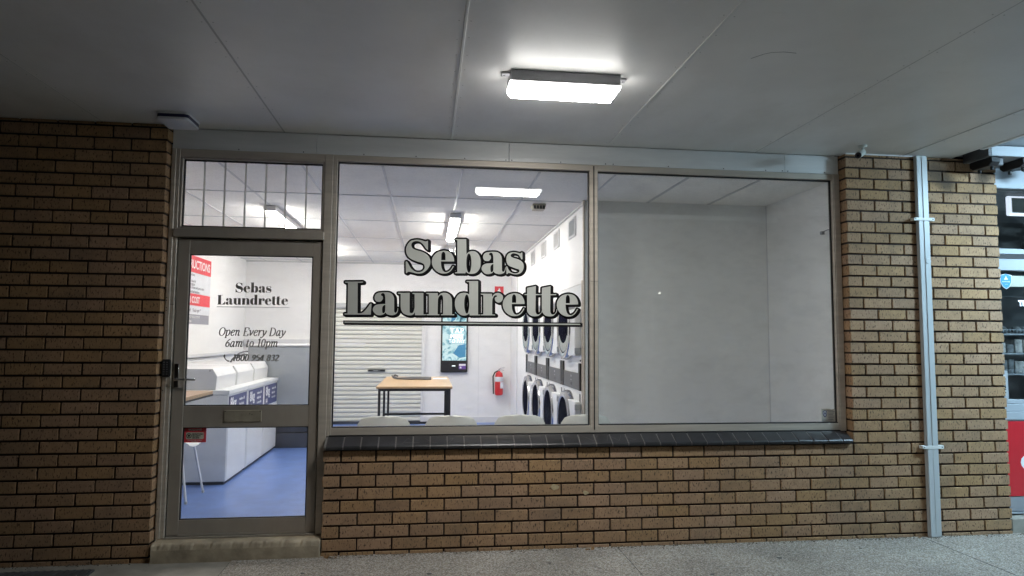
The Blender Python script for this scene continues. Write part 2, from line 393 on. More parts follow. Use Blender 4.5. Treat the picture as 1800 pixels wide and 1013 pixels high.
def grow(c, d, sign):
    """offset a closed polyline outward by d (mitre limited)"""
    n = len(c); out = []
    for i in range(n):
        a = Vector(c[i-1]); b = Vector(c[i]); e = Vector(c[(i+1) % n])
        d1 = (b-a); d2 = (e-b)
        if d1.length < 1e-7 or d2.length < 1e-7: out.append(tuple(b)); continue
        d1.normalize(); d2.normalize()
        n1 = Vector((d1.y, -d1.x)); n2 = Vector((d2.y, -d2.x)); mm = n1+n2
        if mm.length < .35: mm = n1
        mm.normalize(); k = min(1/max(mm.dot(n1), .3), 1.5)
        out.append(tuple(b+mm*d*k*sign))
    return out
def area(c): return sum(c[i-1][0]*c[i][1]-c[i][0]*c[i-1][1] for i in range(len(c)))/2
# high-contrast italic strokes for the small writing on the door
IT = {
'O': (.66, [[(.33+.28*math.cos(t), .36+.36*math.sin(t)) for t in [i*math.pi/8 for i in range(17)]]]),
'o': (.44, [[(.22+.17*math.cos(t), .25+.25*math.sin(t)) for t in [i*math.pi/7 for i in range(15)]]]),
'0': (.46, [[(.22+.17*math.cos(t), .36+.36*math.sin(t)) for t in [i*math.pi/8 for i in range(17)]]]),
'8': (.46, [[(.22+.14*math.cos(t), .55+.17*math.sin(t)) for t in [i*math.pi/6 for i in range(13)]], [(.22+.17*math.cos(t), .19+.19*math.sin(t)) for t in [i*math.pi/6 for i in range(13)]]]),
'p': (.48, [[(0, .42), (.07, .5), (.1, .4), (.1, -.2)], [(.1, .36), (.2, .48), (.33, .5), (.42, .36), (.38, .12), (.24, 0), (.11, .08)], [(.0, -.2), (.22, -.2)]]),
'e': (.42, [[(.06, .24), (.24, .29), (.36, .38), (.3, .5), (.16, .47), (.07, .3), (.07, .12), (.18, 0), (.3, .03), (.38, .12)]]),
'n': (.52, [[(0, .42), (.07, .5), (.11, .42), (.1, 0)], [(.11, .3), (.2, .44), (.3, .5), (.37, .42), (.35, .1), (.4, 0), (.48, .08)]]),
'E': (.54, [[(.1, 0), (.1, .72)], [(0, .72), (.46, .72), (.47, .56)], [(.1, .37), (.34, .37)], [(0, 0), (.46, 0), (.5, .16)]]),
'v': (.44, [[(0, .42), (.06, .5), (.11, .42), (.17, .02)], [(.17, .02), (.34, .28), (.4, .45), (.36, .5)]]),
'r': (.38, [[(0, .42), (.07, .5), (.11, .42), (.1, 0)], [(.11, .28), (.2, .44), (.3, .5), (.34, .44)]]),
'y': (.44, [[(0, .42), (.06, .5), (.11, .42), (.2, .02)], [(.4, .48), (.36, .25), (.2, 0), (.05, -.18), (-.05, -.18), (-.05, -.1)]]),
'D': (.64, [[(.1, 0), (.1, .72)], [(0, .72), (.27, .72), (.48, .62), (.58, .38), (.5, .12), (.27, 0), (0, 0)]]),
'a': (.5, [[(.38, .5), (.36, .1), (.41, 0), (.48, .06)], [(.37, .38), (.27, .5), (.13, .42), (.05, .2), (.1, .02), (.2, .02), (.36, .25)]]),
'm': (.78, [[(0, .42), (.07, .5), (.11, .42), (.1, 0)], [(.11, .3), (.2, .44), (.29, .5), (.36, .42), (.35, 0)], [(.36, .3), (.45, .44), (.55, .5), (.62, .42), (.6, .1), (.65, 0), (.73, .08)]]),
't': (.3, [[(.12, .66), (.1, .1), (.15, 0), (.27, .08)], [(0, .48), (.27, .48)]]),
'6': (.46, [[(.42, .7), (.25, .6), (.08, .35), (.07, .15), (.2, 0), (.35, .1), (.38, .27), (.27, .4), (.1, .3)]]),
'1': (.38, [[(.08, .6), (.2, .72), (.2, 0)], [(.06, 0), (.34, 0)]]),
'9': (.46, [[(.05, .02), (.22, .1), (.38, .35), (.38, .57), (.25, .71), (.1, .62), (.07, .45), (.18, .32), (.36, .42)]]),
'5': (.44, [[(.38, .7), (.13, .7), (.1, .42), (.26, .45), (.38, .32), (.34, .08), (.18, 0), (.05, .06)]]),
'4': (.46, [[(.3, 0), (.3, .72)], [(.3, .72), (.03, .2), (.42, .2)]]),
'3': (.44, [[(.06, .62), (.2, .72), (.35, .6), (.3, .42), (.16, .38), (.32, .33), (.38, .15), (.24, 0), (.05, .06)]]),
'2': (.44, [[(.06, .58), (.2, .72), (.35, .62), (.32, .42), (.06, .03), (.38, .01), (.4, .1)]]),
' ': (.26, [])}
def italic(mb, text, x0, x1, z, size, y, a=.055, b=.027, slant=.22):
    adv = sum(IT[c][0]+.05 for c in text)-.05
    sx = (x1-x0)/(adv*size); pen = 0; dy = 0
    for c in text:
        wd, strokes = IT[c]
        for st in strokes:
            P = catmull([(p[0], p[1], 0) for p in st], False, 4)
            P = [(x0+(pen+p[0]+p[1]*slant)*size*sx, z+p[1]*size) for p in P]
            dy += .00005; n = len(mb.v)
            for i, p in enumerate(P):
                d = Vector(P[min(i+1, len(P)-1)])-Vector(P[max(i-1, 0)])
                if d.length < 1e-9: d = Vector((0, 1))
                d.normalize(); nx, nz = d.y, -d.x
                hw = math.sqrt((a*nx)**2+(b*nz)**2)*size
                mb.v.append((p[0]+nx*hw, y-dy, p[1]+nz*hw)); mb.v.append((p[0]-nx*hw, y-dy, p[1]-nz*hw))
            for i in range(len(P)-1):
                mb.f.append((n+2*i, n+2*i+1, n+2*i+3, n+2*i+2)); mb.mi.append(mb.cur)
        pen += wd+.05
    return mb
# ================================================================ THE SETTING
GZ = -.027
s = MB(); s.box(-.815, 12, -3.4, .3, GZ-.12, GZ); s.build('pavement', 'agg', kind='structure')
s = MB(); s.box(-9, -.822, -3.4, .3, GZ-.12, GZ-.007); s.build('concrete_path', 'concrete', kind='structure')
s = MB(); s.box(-9, 12, -3.56, -3.404, -.3, GZ-.004); s.build('kerb', 'concrete', kind='structure', bev=.015)
s = MB()
s.box(-90, 90, -60, 40, -.6, -.302); s.build('ground', 'asphalt', kind='structure')
s = MB(); s.box(-40, 40, -12, -3.564, -.3, -.2); s.build('road', 'asphalt', kind='structure')
s = MB()
for x in (1.85, 4.25, 6.65): s.box(x-.0015, x+.0015, -3.4, -.012, GZ, GZ+.0015)
s.box(-.822, -.815, -3.4, -.06, GZ-.02, GZ-.004)
s.build('paving_joint', 'gasket', kind='structure')

# ================================================================ THE LAUNDRETTE BUILDING
shop = thing('laundrette_building', 'single storey buff brick laundrette with lit glass shopfront under a painted canopy', 'building', (0, 0, 0))
CB, CH = .24, .086
def bricks(x0, x1, k0, k1, name, ends=(0, 0), label=None, chips=()):
    mb = MB(); D = .105
    for k in range(k0, k1):
        z0 = k*CH+.0072; z1 = (k+1)*CH-.0072
        if z1 > 2.958: z1 = 2.946
        if z1-z0 < .01: continue
        off = 0 if k % 2 == 0 else CB/2
        if ends[0] == 'L': org = x1        # left wall bonds back from its right-hand corner
        else: org = 0
        n0 = math.floor((x0-org-off)/CB)-1; n1 = math.ceil((x1-org-off)/CB)+1
        for n in range(n0, n1):
            a = org+off+n*CB+.0062; b = a+CB-.0124
            a = max(a, x0); b = min(b, x1)
            if b-a < .02: continue
            # half bats at the ends run right up to the edge
            if abs(a-x0) < .006: a = x0
            if abs(b-x1) < .006: b = x1
            j = lambda q: random.uniform(-q, q)
            mb.box(a+j(.0012), b+j(.0012), j(.0014), D, z0+j(.0009), z1+j(.0009),
                   rot=Matrix.Rotation(j(.0025), 3, 'Y') @ Matrix.Rotation(j(.004), 3, 'Z'))
    o = mb.build(name, 'brick', shop, bev=.0022, label=label)
    zt = min(k1*CH, 2.946)
    mo = MB(); mo.box(x0+(.008 if ends[0] or 1 else 0), x1-.008, .013, .1, k0*CH, zt-.002); mo.build('mortar', 'mortar', o)
    return o
LX = -1.353
bricks(-4.55, LX, -1, 35, 'brick_wall', ('L', 1), 'shaded brick wall left of the door')
bricks(-.24, 5.04, -1, 8, 'brick_wall', (0, 0), 'low brick wall below the windows')
bricks(3.72, 5.04, 8, 35, 'brick_wall', (0, 0), 'brick pier right of the windows')

# sloped sill of dark glazed bricks
o = None
mb = MB(); gr = MB()
x = -.222; js = -.104-.12
edges = [js+.12*i for i in range(40)]
for a in edges:
    b = a+.12
    a_ = max(a+.004, -.236); b_ = min(b-.004, 3.70)
    if b_-a_ < .012: continue
    t = random.uniform(-.0012, .0012)
    mb.prism([(.078, .772+t), (.078, .70), (.02, .690), (-.022, .690), (-.029, .694), (-.029, .712+t), (-.024, .719+t)], 0, a_, b_)
gr.prism([(.076, .768), (.076, .70), (.02, .692), (-.021, .692), (-.025, .708), (-.021, .714)], 0, -.234, 3.696)
sill = mb.build('window_sill', 'tile', shop, bev=.0018, seg=2); gr.build('grout', 'grout', sill)
# faint chalk scratches on the sill
sc_ = MB()
def on_sill(x, t): return (x, .078-.102*t, .7735-.053*t)
def scratch(P):
    for i in range(len(P)-1):
        a = Vector(on_sill(*P[i])); b = Vector(on_sill(*P[i+1])); d = (b-a).normalized(); q = d.cross(Vector((0, -.42, .9))).normalized()*.0007
        sc_.face([a+q, b+q, b-q, a-q])
scratch([(.30, .85), (.34, .3), (.39, .8), (.31, .7), (.42, .75)]); scratch([(.46, .3), (.50, .7), (.55, .8)]); scratch([(.60, .5), (.66, .35), (.63, .8), (.70, .7)])
scratch([(1.60, .2), (1.68, .8), (1.72, .25)]); scratch([(1.78, .8), (1.80, .2), (1.87, .8), (1.90, .25)]); scratch([(1.98, .3), (1.92, .4), (2.0, .7), (1.93, .85)])
sc_.build('scratch', mat('chalk_scratch', (.16, .155, .15), .8), sill)

# concrete doorstep, edges worn
mb = MB(); n = 26
for i in range(n):
    pass
pr = []
mb.prism([(.21, -.2), (-.026, -.2), (-.024, .05), (-.021, .080), (-.011, .090), (.03, .0935), (.21, .098)], 0, -1.338, -.243)
st = mb.build('doorstep', 'step', shop, bev=.004)
bm_ = bmesh.new(); bm_.from_mesh(st.data); bmesh.ops.subdivide_edges(bm_, edges=[e for e in bm_.edges if e.calc_length() > .3], cuts=60)
for v in bm_.verts:
    if v.co.z > .07 and v.co.y < .01: q_ = .0035*math.sin(v.co.x*37)+.003*math.sin(v.co.x*91+1); v.co.y += abs(q_); v.co.z -= abs(q_)*.7
bm_.to_mesh(st.data); bm_.free()

# metal cover of a pit by the left wall
mb = MB(); mb.box(-2.9, -1.63, -.75, -.125, GZ-.03, GZ+.004)
for i in range(28): mb.box(-2.88+i*.045, -2.86+i*.045, -.74, -.135, GZ+.004, GZ+.010)
mb.build('drain_grate', 'soffit_grey', label='dark ribbed metal grate in the path below the left brick wall', cat='grate', bev=.001)

# header: flat aluminium sheets with joints, screws
FY = .08
hd = MB()
for a, b in ((-1.35, -.36), (-.357, 1.052), (1.055, 3.26), (3.263, 3.716)): hd.box(a, b, FY+.006, FY+.05, 2.802, 2.948)
H = hd.build('header_panel', 'sheet', shop, bev=.001)
sw = MB()
for x in [-.9, -.45, -.02, .36, .72, 1.03, 1.075, 1.45, 1.8, 1.86, 2.3, 2.75, 3.1, 3.24, 3.285, 3.6]: sw.lathe([(.0001, 0), (.0042, 0), (.004, -.0025), (.0001, -.003)], (x, FY+.006, 2.812), 1, 8)
sw.build('screw', 'gasket', H)
bk = MB(); bk.box(-1.35, 3.72, FY+.055, .22, 2.79, 3.2); bk.build('lintel', 'white_wall', shop)

# window frames
def frame(parent, x0, x1, z0, z1, wl, wr, wb, wt, name='frame', m='alu', y0=FY, y1=FY+.06):
    f = MB(); f.box(x0, x0+wl, y0, y1, z0, z1); f.box(x1-wr, x1, y0, y1, z0, z1)
    f.box(x0+wl, x1-wr, y0+.001, y1, z0, z0+wb); f.box(x0+wl, x1-wr, y0+.001, y1, z1-wt, z1)
    return f.build(name, m, parent, bev=.002)
def gasket(parent, x0, x1, z0, z1, t=.009, y=.108):
    g = MB(); g.box(x0, x0+t, y, y+.014, z0, z1); g.box(x1-t, x1, y, y+.014, z0, z1); g.box(x0+t, x1-t, y-.026, y+.014, z0+.0005, z0+t*.8); g.box(x0+t, x1-t, y, y+.014, z1-t, z1)
    return g.build('gasket', 'gasket', parent)
def pane(parent, x0, x1, z0, z1, m='glass', y=.118):
    g = MB(); g.box(x0+.003, x1-.003, y, y+.006, z0+.003, z1-.003); return g.build('pane', m, parent)
# left jamb post and mullions of the shopfront
fr = MB()
fr.box(LX+.002, -1.292, FY-.004, FY+.07, .10, 2.80)           # post beside the brick
fr.box(-1.345, -1.318, FY-.012, FY-.004, .10, 2.80)           # cover strip
fr.box(-.292, -.236, FY-.006, FY+.07, .10, 2.80)              # mullion door | window
fr.box(-.236, -.216, FY, FY+.06, .772, 2.80)
fr.box(3.668, 3.716, FY-.004, FY+.06, .772, 2.80)             # right jamb
fr.box(-1.292, -.292, FY-.002, FY+.06, 2.745, 2.80)
FRM = fr.build('shopfront_frame', 'alu', shop, bev=.002)
jn = MB(); jn.box(LX+.003, -1.292, FY-.0055, FY-.003, 1.693, 1.696)
for z in (.3, 1.1, 1.65, 1.67, 1.72, 1.74): jn.lathe([(.0001, 0), (.004, 0), (.0001, -.002)], (-1.338, FY-.0125, z), 1, 8)
jn.build('screw', 'gasket', FRM)

w1 = MB(); w1.box(-.236, 3.716, FY+.001, FY+.05, .69, .7785); w1.build('sub_sill_filler', 'gasket', shop)  # dark filler added to stop room light leaking between sill and frame
# shop windows
def shop_window(x0, x1, z0, z1, wl, wr, lab, gm='glass'):
    e = thing('shop_window', None, None); e.parent = shop; ORG[e.name] = Vector((0, 0, 0)); e['label'] = lab
    frame(e, x0, x1, z0, z1, wl, wr, .052, .046)
    gasket(e, x0+wl, x1-wr, z0+.052, z1-.046); pane(e, x0+wl+.004, x1-wr-.004, z0+.056, z1-.05, gm)
    
    return e
W1 = shop_window(-.216, 1.706, .779, 2.80, .012, .031, 'window with the large shop name lettering')
W2 = shop_window(1.706, 3.668, .779, 2.80, .031, .010, 'plain window with the white display panel behind', 'glass_b')
md = MB(); md.box(1.702, 1.710, FY-.004, FY+.002, .80, 2.79); md.box(1.676, 1.736, FY-.0015, FY+.001, 1.905, 1.9065); md.build('frame_joint', 'gasket', W1)
# transom window over the door with vertical glazing strips
T = thing('transom_window', None, None); T.parent = shop; ORG[T.name] = Vector((0, 0, 0))
frame(T, -1.292, -.292, 2.215, 2.745, .018, .016, .03, .014, m='alu_dark')
gasket(T, -1.274, -.308, 2.245, 2.731); pane(T, -1.270, -.312, 2.249, 2.727)
for x in (-1.141, -1.0, -.857, -.715, -.576, -.431):
    q = MB(); q.box(x-.0055, x+.0055, .128, .136, 2.24, 2.735); q.build('glazing_strip', 'frosted', T)
    q = MB(); q.box(x-.012, x+.012, .106, .127, 2.722, 2.733); q.box(x-.010, x+.010, .106, .127, 2.243, 2.25); q.build('clip', 'gasket', T)
tb = MB(); tb.box(-1.31, -.285, FY-.028, FY+.05, 2.168, 2.228); tb.build('transom_bar', 'alu_dark', shop, bev=.003)
tb = MB(); tb.box(-1.292, -.292, FY+.057, FY+.09, 2.12, 2.23); tb.box(-1.292, -.292, FY+.057, FY+.09, .06, .13); tb.box(-1.30, -1.27, FY+.057, FY+.09, .13, 2.12); tb.box(-.31, -.285, FY+.057, FY+.09, .13, 2.12); tb.build('door_stop_filler', 'gasket', shop)  # dark strips added behind the door gaps to block leaking room light

# door
DR = thing('door', None, None); DR.parent = shop; ORG[DR.name] = Vector((0, 0, 0)); DR['label'] = 'aluminium door with two glass panes and a mail plate'
d = MB(); y0, y1 = FY+.012, FY+.055
d.box(-1.285, -1.206, y0, y1, .112, 2.16); d.box(-.362, -.298, y0, y1, .112, 2.16)
d.box(-1.206, -.362, y0+.001, y1, .112, .216); d.box(-1.206, -.362, y0+.001, y1, .842, .990); d.box(-1.206, -.362, y0+.001, y1, 2.05, 2.16)
d.build('door_frame', 'alu_dark', DR, bev=.0025)
d = MB()
for z0, z1 in ((.216, .842), (.99, 2.05)):
    d.box(-1.206, -1.199, .1, .114, z0, z1); d.box(-.369, -.362, .1, .114, z0, z1); d.box(-1.199, -.369, .1, .114, z0, z0+.006); d.box(-1.199, -.369, .1, .114, z1-.006, z1)
d.build('gasket', 'gasket', DR)
for z0, z1 in ((.218, .84), (.992, 2.048)):
    g = MB(); g.box(-1.204, -.364, .116, .122, z0, z1); g.build('pane', 'glass', DR)
d = MB(); d.box(-.934, -.680, y0-.006, y0, .878, .960); MP = d.build('mail_plate', 'plate', DR, bev=.003)
d = MB()
for x, z in ((-.925, .952), (-.69, .952), (-.925, .886), (-.69, .886), (-.76, .935), (-.745, .93)): d.lathe([(.0001, 0), (.0035, 0), (.0001, -.002)], (x, y0-.006, z), 1, 8)
d.build('screw', 'gasket', DR)
d = MB(); d.box(-1.272, -1.244, y0-.012, y0, 1.118, 1.282)
d.tube([(-1.258, y0-.01, 1.174), (-1.258, y0-.045, 1.174), (-1.245, y0-.052, 1.175), (-1.18, y0-.055, 1.176), (-1.118, y0-.052, 1.173)], [.008, .008, .008, .0075, .007], 10)
d.build('handle', 'chrome', DR, bev=.001, smooth=True)
d = MB(); d.box(-1.205, -.362, y0-.010, y0, .112, .122); d.build('draught_strip', 'alu_dark', DR)
th = MB(); th.box(-1.292, -.292, FY-.01, FY+.06, .096, .108); th.build('threshold', 'alu_dark', shop, bev=.002)

# canopy ceiling with beads over the joints
cz = 2.95
c = MB(); c.box(-7, 4.66, -2.5, .079, cz, cz+.09); CAN = c.build('canopy', 'canopy', shop)
c = MB()
for x in (.62, 1.81): c.box(x-.008, x+.008, -2.5, .075, cz-.006, cz)
c.build('joint_bead', 'bead', CAN, bev=.002)
c = MB()
for x in (-.585, 4.21): c.box(x-.005, x+.005, -2.5, .075, cz-.0025, cz)
for x in (-1.79, 3.01, -3.0): c.box(x-.002, x+.002, -2.5, .075, cz-.0012, cz)
c.build('joint_filler', 'bead_dull', CAN)
c = MB()   # nail heads along the sheet joints
for x in (-3.0, -1.79, -.585, .62, 1.81, 3.01, 4.21):
    for s_ in (-1, 1):
        for k in range(13): c.lathe([(.0001, 0), (.004, 0), (.0035, -.0012), (.0001, -.0014)], (x+s_*.028+random.uniform(-.003, .003), -.02-.2*k+random.uniform(-.02, .02), cz), 2, 8)
nh = c.build('nail_head', 'bead_dull', CAN); nh['kind'] = 'stuff'
c = MB(); P_ = [(2.13, -1.60), (2.17, -1.66), (2.20, -1.685), (2.26, -1.70), (2.33, -1.695)]   # curled crack in the paint
for i in range(4): a_, b_ = Vector(P_[i]), Vector(P_[i+1]); n_ = (b_-a_).orthogonal().normalized()*.0025; c.face([(a_.x-n_.x, a_.y-n_.y, cz-.0012), (b_.x-n_.x, b_.y-n_.y, cz-.0012), (b_.x+n_.x, b_.y+n_.y, cz-.0012), (a_.x+n_.x, a_.y+n_.y, cz-.0012)])
c.build('paint_crack', 'ctrl', CAN)
c = MB(); c.box(-7, 4.66, -2.58, -2.5, cz-.05, cz+.2); c.build('canopy_fascia', 'bead', CAN, bev=.003)
c = MB(); c.box(3.72, 4.30, -.012, -.004, cz-.008, cz); c.build('cornice_trim', 'bead', shop)

# ---------------- interior shell
XL, XR, YB, ZC = -2.62, 1.92, 6.95, 2.76
f = MB(); f.box(XL-.1, 3.85, .2, YB+.1, -.1, 0.0); f.box(-1.29, -.29, .13, .2, -.1, .0); f.build('interior_floor', 'vinyl', shop)
q = MB()
q.box(XL-.1, XL, .2, YB, 0, ZC); q.box(XL, 3.0, YB, YB+.1, 0, ZC)
q.box(XR, XR+.1, 4.852, YB, 0, ZC); q.box(XR, XR+.1, 1.318, 4.852, 2.0, ZC); q.box(XR, XR+.1, 1.22, 1.318, 0, ZC)
q.build('interior_wall', 'white_wall', shop)
q = MB(); q.box(XR-.012, XR, 6.05, 6.06, 0, ZC); q.box(XL, XL+.005, 3.7, 3.705, 1.2, ZC)
q.box(1.35, 1.354, YB-.003, YB, 0, ZC); q.build('wall_seam', 'tbar', shop)
q = MB(); q.box(.40, XR, YB-.012, YB, 0, .1); q.build('skirting', 'white_plastic', shop)
q = MB(); q.box(XL-.1, LX, .11, .2, -.05, ZC); q.box(-.24, 3.75, .125, .2, -.05, .76); q.build('front_lining', 'white_wall', shop)
# display niche behind the right-hand window
q = MB(); q.box(1.90, 3.80, 1.20, 1.215, 0, ZC); q.box(3.69, 3.80, .15, 1.20, 0, ZC); DN = q.build('display_panel', 'display', shop)
q = MB(); q.box(1.884, 1.90, 1.185, 1.22, 0, ZC); q.build('edge_trim', 'alu', DN)
q = MB(); q.box(3.684, 3.69, 1.192, 1.20, 0, ZC); q.build('corner_bead', 'white_plastic', DN)
q = MB(); q.box(3.68, 3.69, .165, .18, .1, ZC); q.build('corner_trim', 'white_plastic', DN)
q = MB(); q.box(-2.72, 3.8, .2, 7.05, ZC, ZC+.1); ICL = q.build('interior_ceiling', 'tiles', shop)
q = MB()
for i in range(-7, 6):
    x = .11+.6*i
    if XL < x: q.box(x-.009, x+.009, .21, YB, ZC-.004, ZC)
xs_ = [x for x in (-2.29, -1.69, -1.09, -.49, .11, .71, 1.31)]
for i in range(6):
    y = 1.28+1.33*i
    if i == 0: q.box(XL, 1.88, y-.009, y+.009, ZC-.0055, ZC-.0005)
    elif y < YB: q.box(XL, XR, y-.009, y+.009, ZC-.0055, ZC-.0005)
for x in (2.5, 3.1): q.box(x-.009, x+.009, .21, 1.2, ZC-.004, ZC)
q.build('ceiling_grid', 'tbar', ICL)
q = MB(); q.box(XL, XR, YB-.02, YB, ZC-.02, ZC); q.box(XR-.02, XR, 1.22, YB, ZC-.02, ZC-.0); q.build('wall_angle', 'tbar', ICL)

# roller shutter on the back wall
RS = thing('roller_shutter', None, None); RS.parent = shop; ORG[RS.name] = Vector((0, 0, 0)); RS['label'] = 'cream ribbed roller shutter on the back wall'
prof = []; z = .04; p = .0735
while z < 1.97:
    prof += [(YB-.045, z), (YB-.062, z+.010), (YB-.066, z+p*.35), (YB-.062, z+p-.022), (YB-.045, z+p-.008)]; z += p
q = MB(); q.prism(prof+[(YB-.03, z), (YB-.03, .04)], 0, -1.2, .355); q.build('curtain', 'shutter', RS)
q = MB(); q.box(-1.26, .40, YB-.12, YB, 1.97, 2.05); q.build('head_box', 'shutter_box', RS, bev=.004)
q = MB(); q.box(.355, .40, YB-.09, YB, 0, 1.97); q.box(-1.26, -1.2, YB-.09, YB, 0, 1.97); q.build('guide', 'white_plastic', RS, bev=.003)
q = MB(); q.box(-1.2, .355, YB-.075, YB-.04, .0, .045); q.build('bottom_rail', 'dark_base', RS)
q = MB(); q.box(-.545, -.255, YB-.09, YB-.06, .885, .918); HL = q.build('lift_handle', 'black', RS, bev=.003)
put(q2 := MB(), text_mesh('MODEL 2', .026, 'CENTER'), (-.40, YB-.0905, .893), *XZ); 
q2.build('writing', 'white_ink', HL)

# cable trunking and pipes along the left wall
q = MB(); q.box(XL, XL+.045, 1.2, 6.9, 1.19, 1.235); q.box(XL+.02, -.6, YB-.06, YB, 1.34, 1.43); q.build('pipe_trunking', 'white_plastic', shop, bev=.003)
# louvred grilles high on the right-hand wall
for i, y in enumerate((1.65, 2.50, 3.36, 4.25)):
    g = MB(); g.box(XR-.014, XR, y, y+.025, 2.50, 2.70); g.box(XR-.014, XR, y+.30, y+.325, 2.50, 2.70); g.box(XR-.014, XR, y+.025, y+.3, 2.50, 2.52); g.box(XR-.014, XR, y+.025, y+.3, 2.68, 2.70)
    gr_ = g.build('wall_vent', 'white_plastic', shop, bev=.001)
    g = MB()
    for k in range(9): g.box(XR-.012, XR-.004, y+.025, y+.3, 2.523+k*.0175, 2.531+k*.0175)
    for k in (1, 2): g.box(XR-.013, XR-.004, y+.025+k*.09, y+.032+k*.09, 2.52, 2.68)
    g.build('louvre', 'grey_panel' if i == 0 else 'tbar', gr_)

# ---------------- lamps
def canopy_light(cx, y, m, lab, L=.62, cz=cz):
    t = thing('canopy_light', lab, 'ceiling light', (cx, y, cz))
    h = L/2
    b = MB(); b.prism([(y-.10, cz), (y-.095, cz-.064), (y+.075, cz-.064), (y+.08, cz)], 0, cx-h, cx+h)
    b.build('housing', 'mount', t, bev=.004)
    b = MB()
    for s_ in (-1, 1):
        xx = cx+s_*(h+.022); b.box(min(xx-.025, xx+.025), max(xx-.025, xx+.025), y-.06, y-.01, cz-.014, cz-.0005)
    tb_ = b.build('fixing_tab', 'mount', t, bev=.004)
    b = MB()
    for s_ in (-1, 1): b.lathe([(.0001, 0), (.006, 0), (.0001, -.004)], (cx+s_*(h+.03), y-.035, cz-.014), 2, 8)
    b.build('screw', 'gasket', tb_)
    b = MB(); n0 = len(b.v)
    # prismatic diffuser: tapers towards its lower face on all four sides
    P = [(cx-h-.004, cx+h+.004, y-.095, y+.075, cz-.0645), (cx-h+.003, cx+h-.003, y-.091, y+.072, cz-.084), (cx-h+.020, cx+h-.020, y-.074, y+.060, cz-.106)]
    for (a, b_, c_, d_, z_) in P: b.v += [(a, c_, z_), (b_, c_, z_), (b_, d_, z_), (a, d_, z_)]
    b.f.append((0, 1, 2, 3)); b.mi.append(0)
    for k in range(2):
        for i in range(4): b.f.append((k*4+i, k*4+(i+1) % 4, k*4+4+(i+1) % 4, k*4+4+i)); b.mi.append(0)
    b.f.append((11, 10, 9, 8)); b.mi.append(1)
    b.build('diffuser', [m+'_side', m] if m == 'lamp' else [m, m], t)
    if m == 'lamp':     # dead insects lying in the diffuser
        b = MB()
        for k in range(16): xx, yy, q_ = cx+random.uniform(-.27, .27), y+random.uniform(-.06, .06), random.uniform(.002, .004); b.box(xx-q_, xx+q_, yy-q_*.5, yy+q_*.5, cz-.1070, cz-.1062)
        sp_ = b.build('insect_speck', 'beige', t); sp_['kind'] = 'stuff'
    return t
canopy_light(1.208, -1.19, 'lamp', 'lit rectangular lamp under the canopy in front of the lettered window')
canopy_light(5.75, -1.3, 'next_lamp', 'lit cool white lamp under the neighbouring canopy, nearest the brick pier', cz=2.99)
canopy_light(8.1, -1.3, 'next_lamp', 'lit cool white lamp at the far right of the neighbouring canopy', cz=2.99)
def room_light(x, y0, y1, lab):
    t = thing('ceiling_light', lab, 'ceiling light', (x, (y0+y1)/2, ZC), 'batten lights on the laundrette ceiling')
    b = MB(); b.box(x-.058, x+.058, y0-.045, y1+.045, ZC-.058, ZC-.006); b.build('housing', 'white_plastic', t, bev=.003)
    b = MB(); b.prism([(x-.052, ZC-.058), (x-.048, ZC-.070), (x-.026, ZC-.082), (x+.026, ZC-.082), (x+.048, ZC-.070), (x+.052, ZC-.058)], 1, y0, y1)
    b.mi = [1]*len(b.mi); b.mi[4] = 0
    b.build('diffuser', ['room_lamp', 'room_side'], t)
room_light(.73, 2.05, 3.55, 'lit batten light nearest the lettered window, above the word beginning with S')
room_light(.73, 4.55, 5.95, 'lit batten light farther back behind the lettering')
room_light(-1.09, 1.92, 3.30, 'lit batten light seen through the window above the door')
room_light(-1.09, 4.55, 5.95, 'lit batten light at the back left over the roller shutter')
# ================================================================ INSIDE
# top-loading washers in a row along the left wall
def washer():
    t = thing('washing_machine', None, 'washing machine', (0, 0, 0), 'white washing machines in a row along the left wall')
    D, Wd = .78, .715
    b = MB(); b.box(-D, 0, 0, Wd, .03, .885); bd = b.build('cabinet', 'white_enamel', t, bev=.006)
    b = MB(); b.box(-D+.03, -.02, .02, Wd-.02, 0, .03); b.build('plinth', 'dark_base', t)
    b = MB(); b.box(-D, .012, -.006, Wd+.004, .888, .932); b.build('top', 'white_enamel', t, bev=.004)
    b = MB(); b.prism([(-.86, .933), (-.86, 1.145), (-.165, 1.145), (-.12, 1.07), (-.128, .933)], 1, .02, Wd-.02); hd_ = b.build('control_hood', 'white_plastic', t, bev=.003)
    b = MB()
    for y in (.018,): b.lathe([(.0001, 0), (.006, 0), (.0001, -.003)], (-.19, y, 1.125), 1, 8)
    b.build('screw', 'ctrl', hd_)
    b = MB(); b.box(.0, .004, .018, Wd-.018, .05, .60); b.build('front_panel', 'white_enamel', t, bev=.003)
    b = MB(); b.box(.001, .006, .03, Wd-.04, .625, .868); lb = b.build('label_panel', 'navy', t)
    b = MB(); U = (0, 1, 0), (0, 0, 1)
    put(b, text_mesh('8kg', .15, bold=.004), (.0075, .06, .745), *U)
    for i, s_ in enumerate(('washes a full', 'family load', 'in one cycle')): put(b, text_mesh(s_, .042, bold=.001), (.0075, .38, .80-.055*i), *U)
    put(b, text_mesh('$4', .09, bold=.003), (.0075, .06, .645), *U)
    b.build('writing', 'white_ink', lb)
    return t
PIT = .745
labs = ['white washing machine nearest the door', 'white washing machine in the middle of the row of three', 'white washing machine at the back of the row, beside the tall grey machine']
p0 = washer()
for i in range(3):
    o = p0 if i == 0 else copy_tree(p0)
    o.location = (-1.512, 2.235+PIT*i, 0); o['label'] = labs[i]
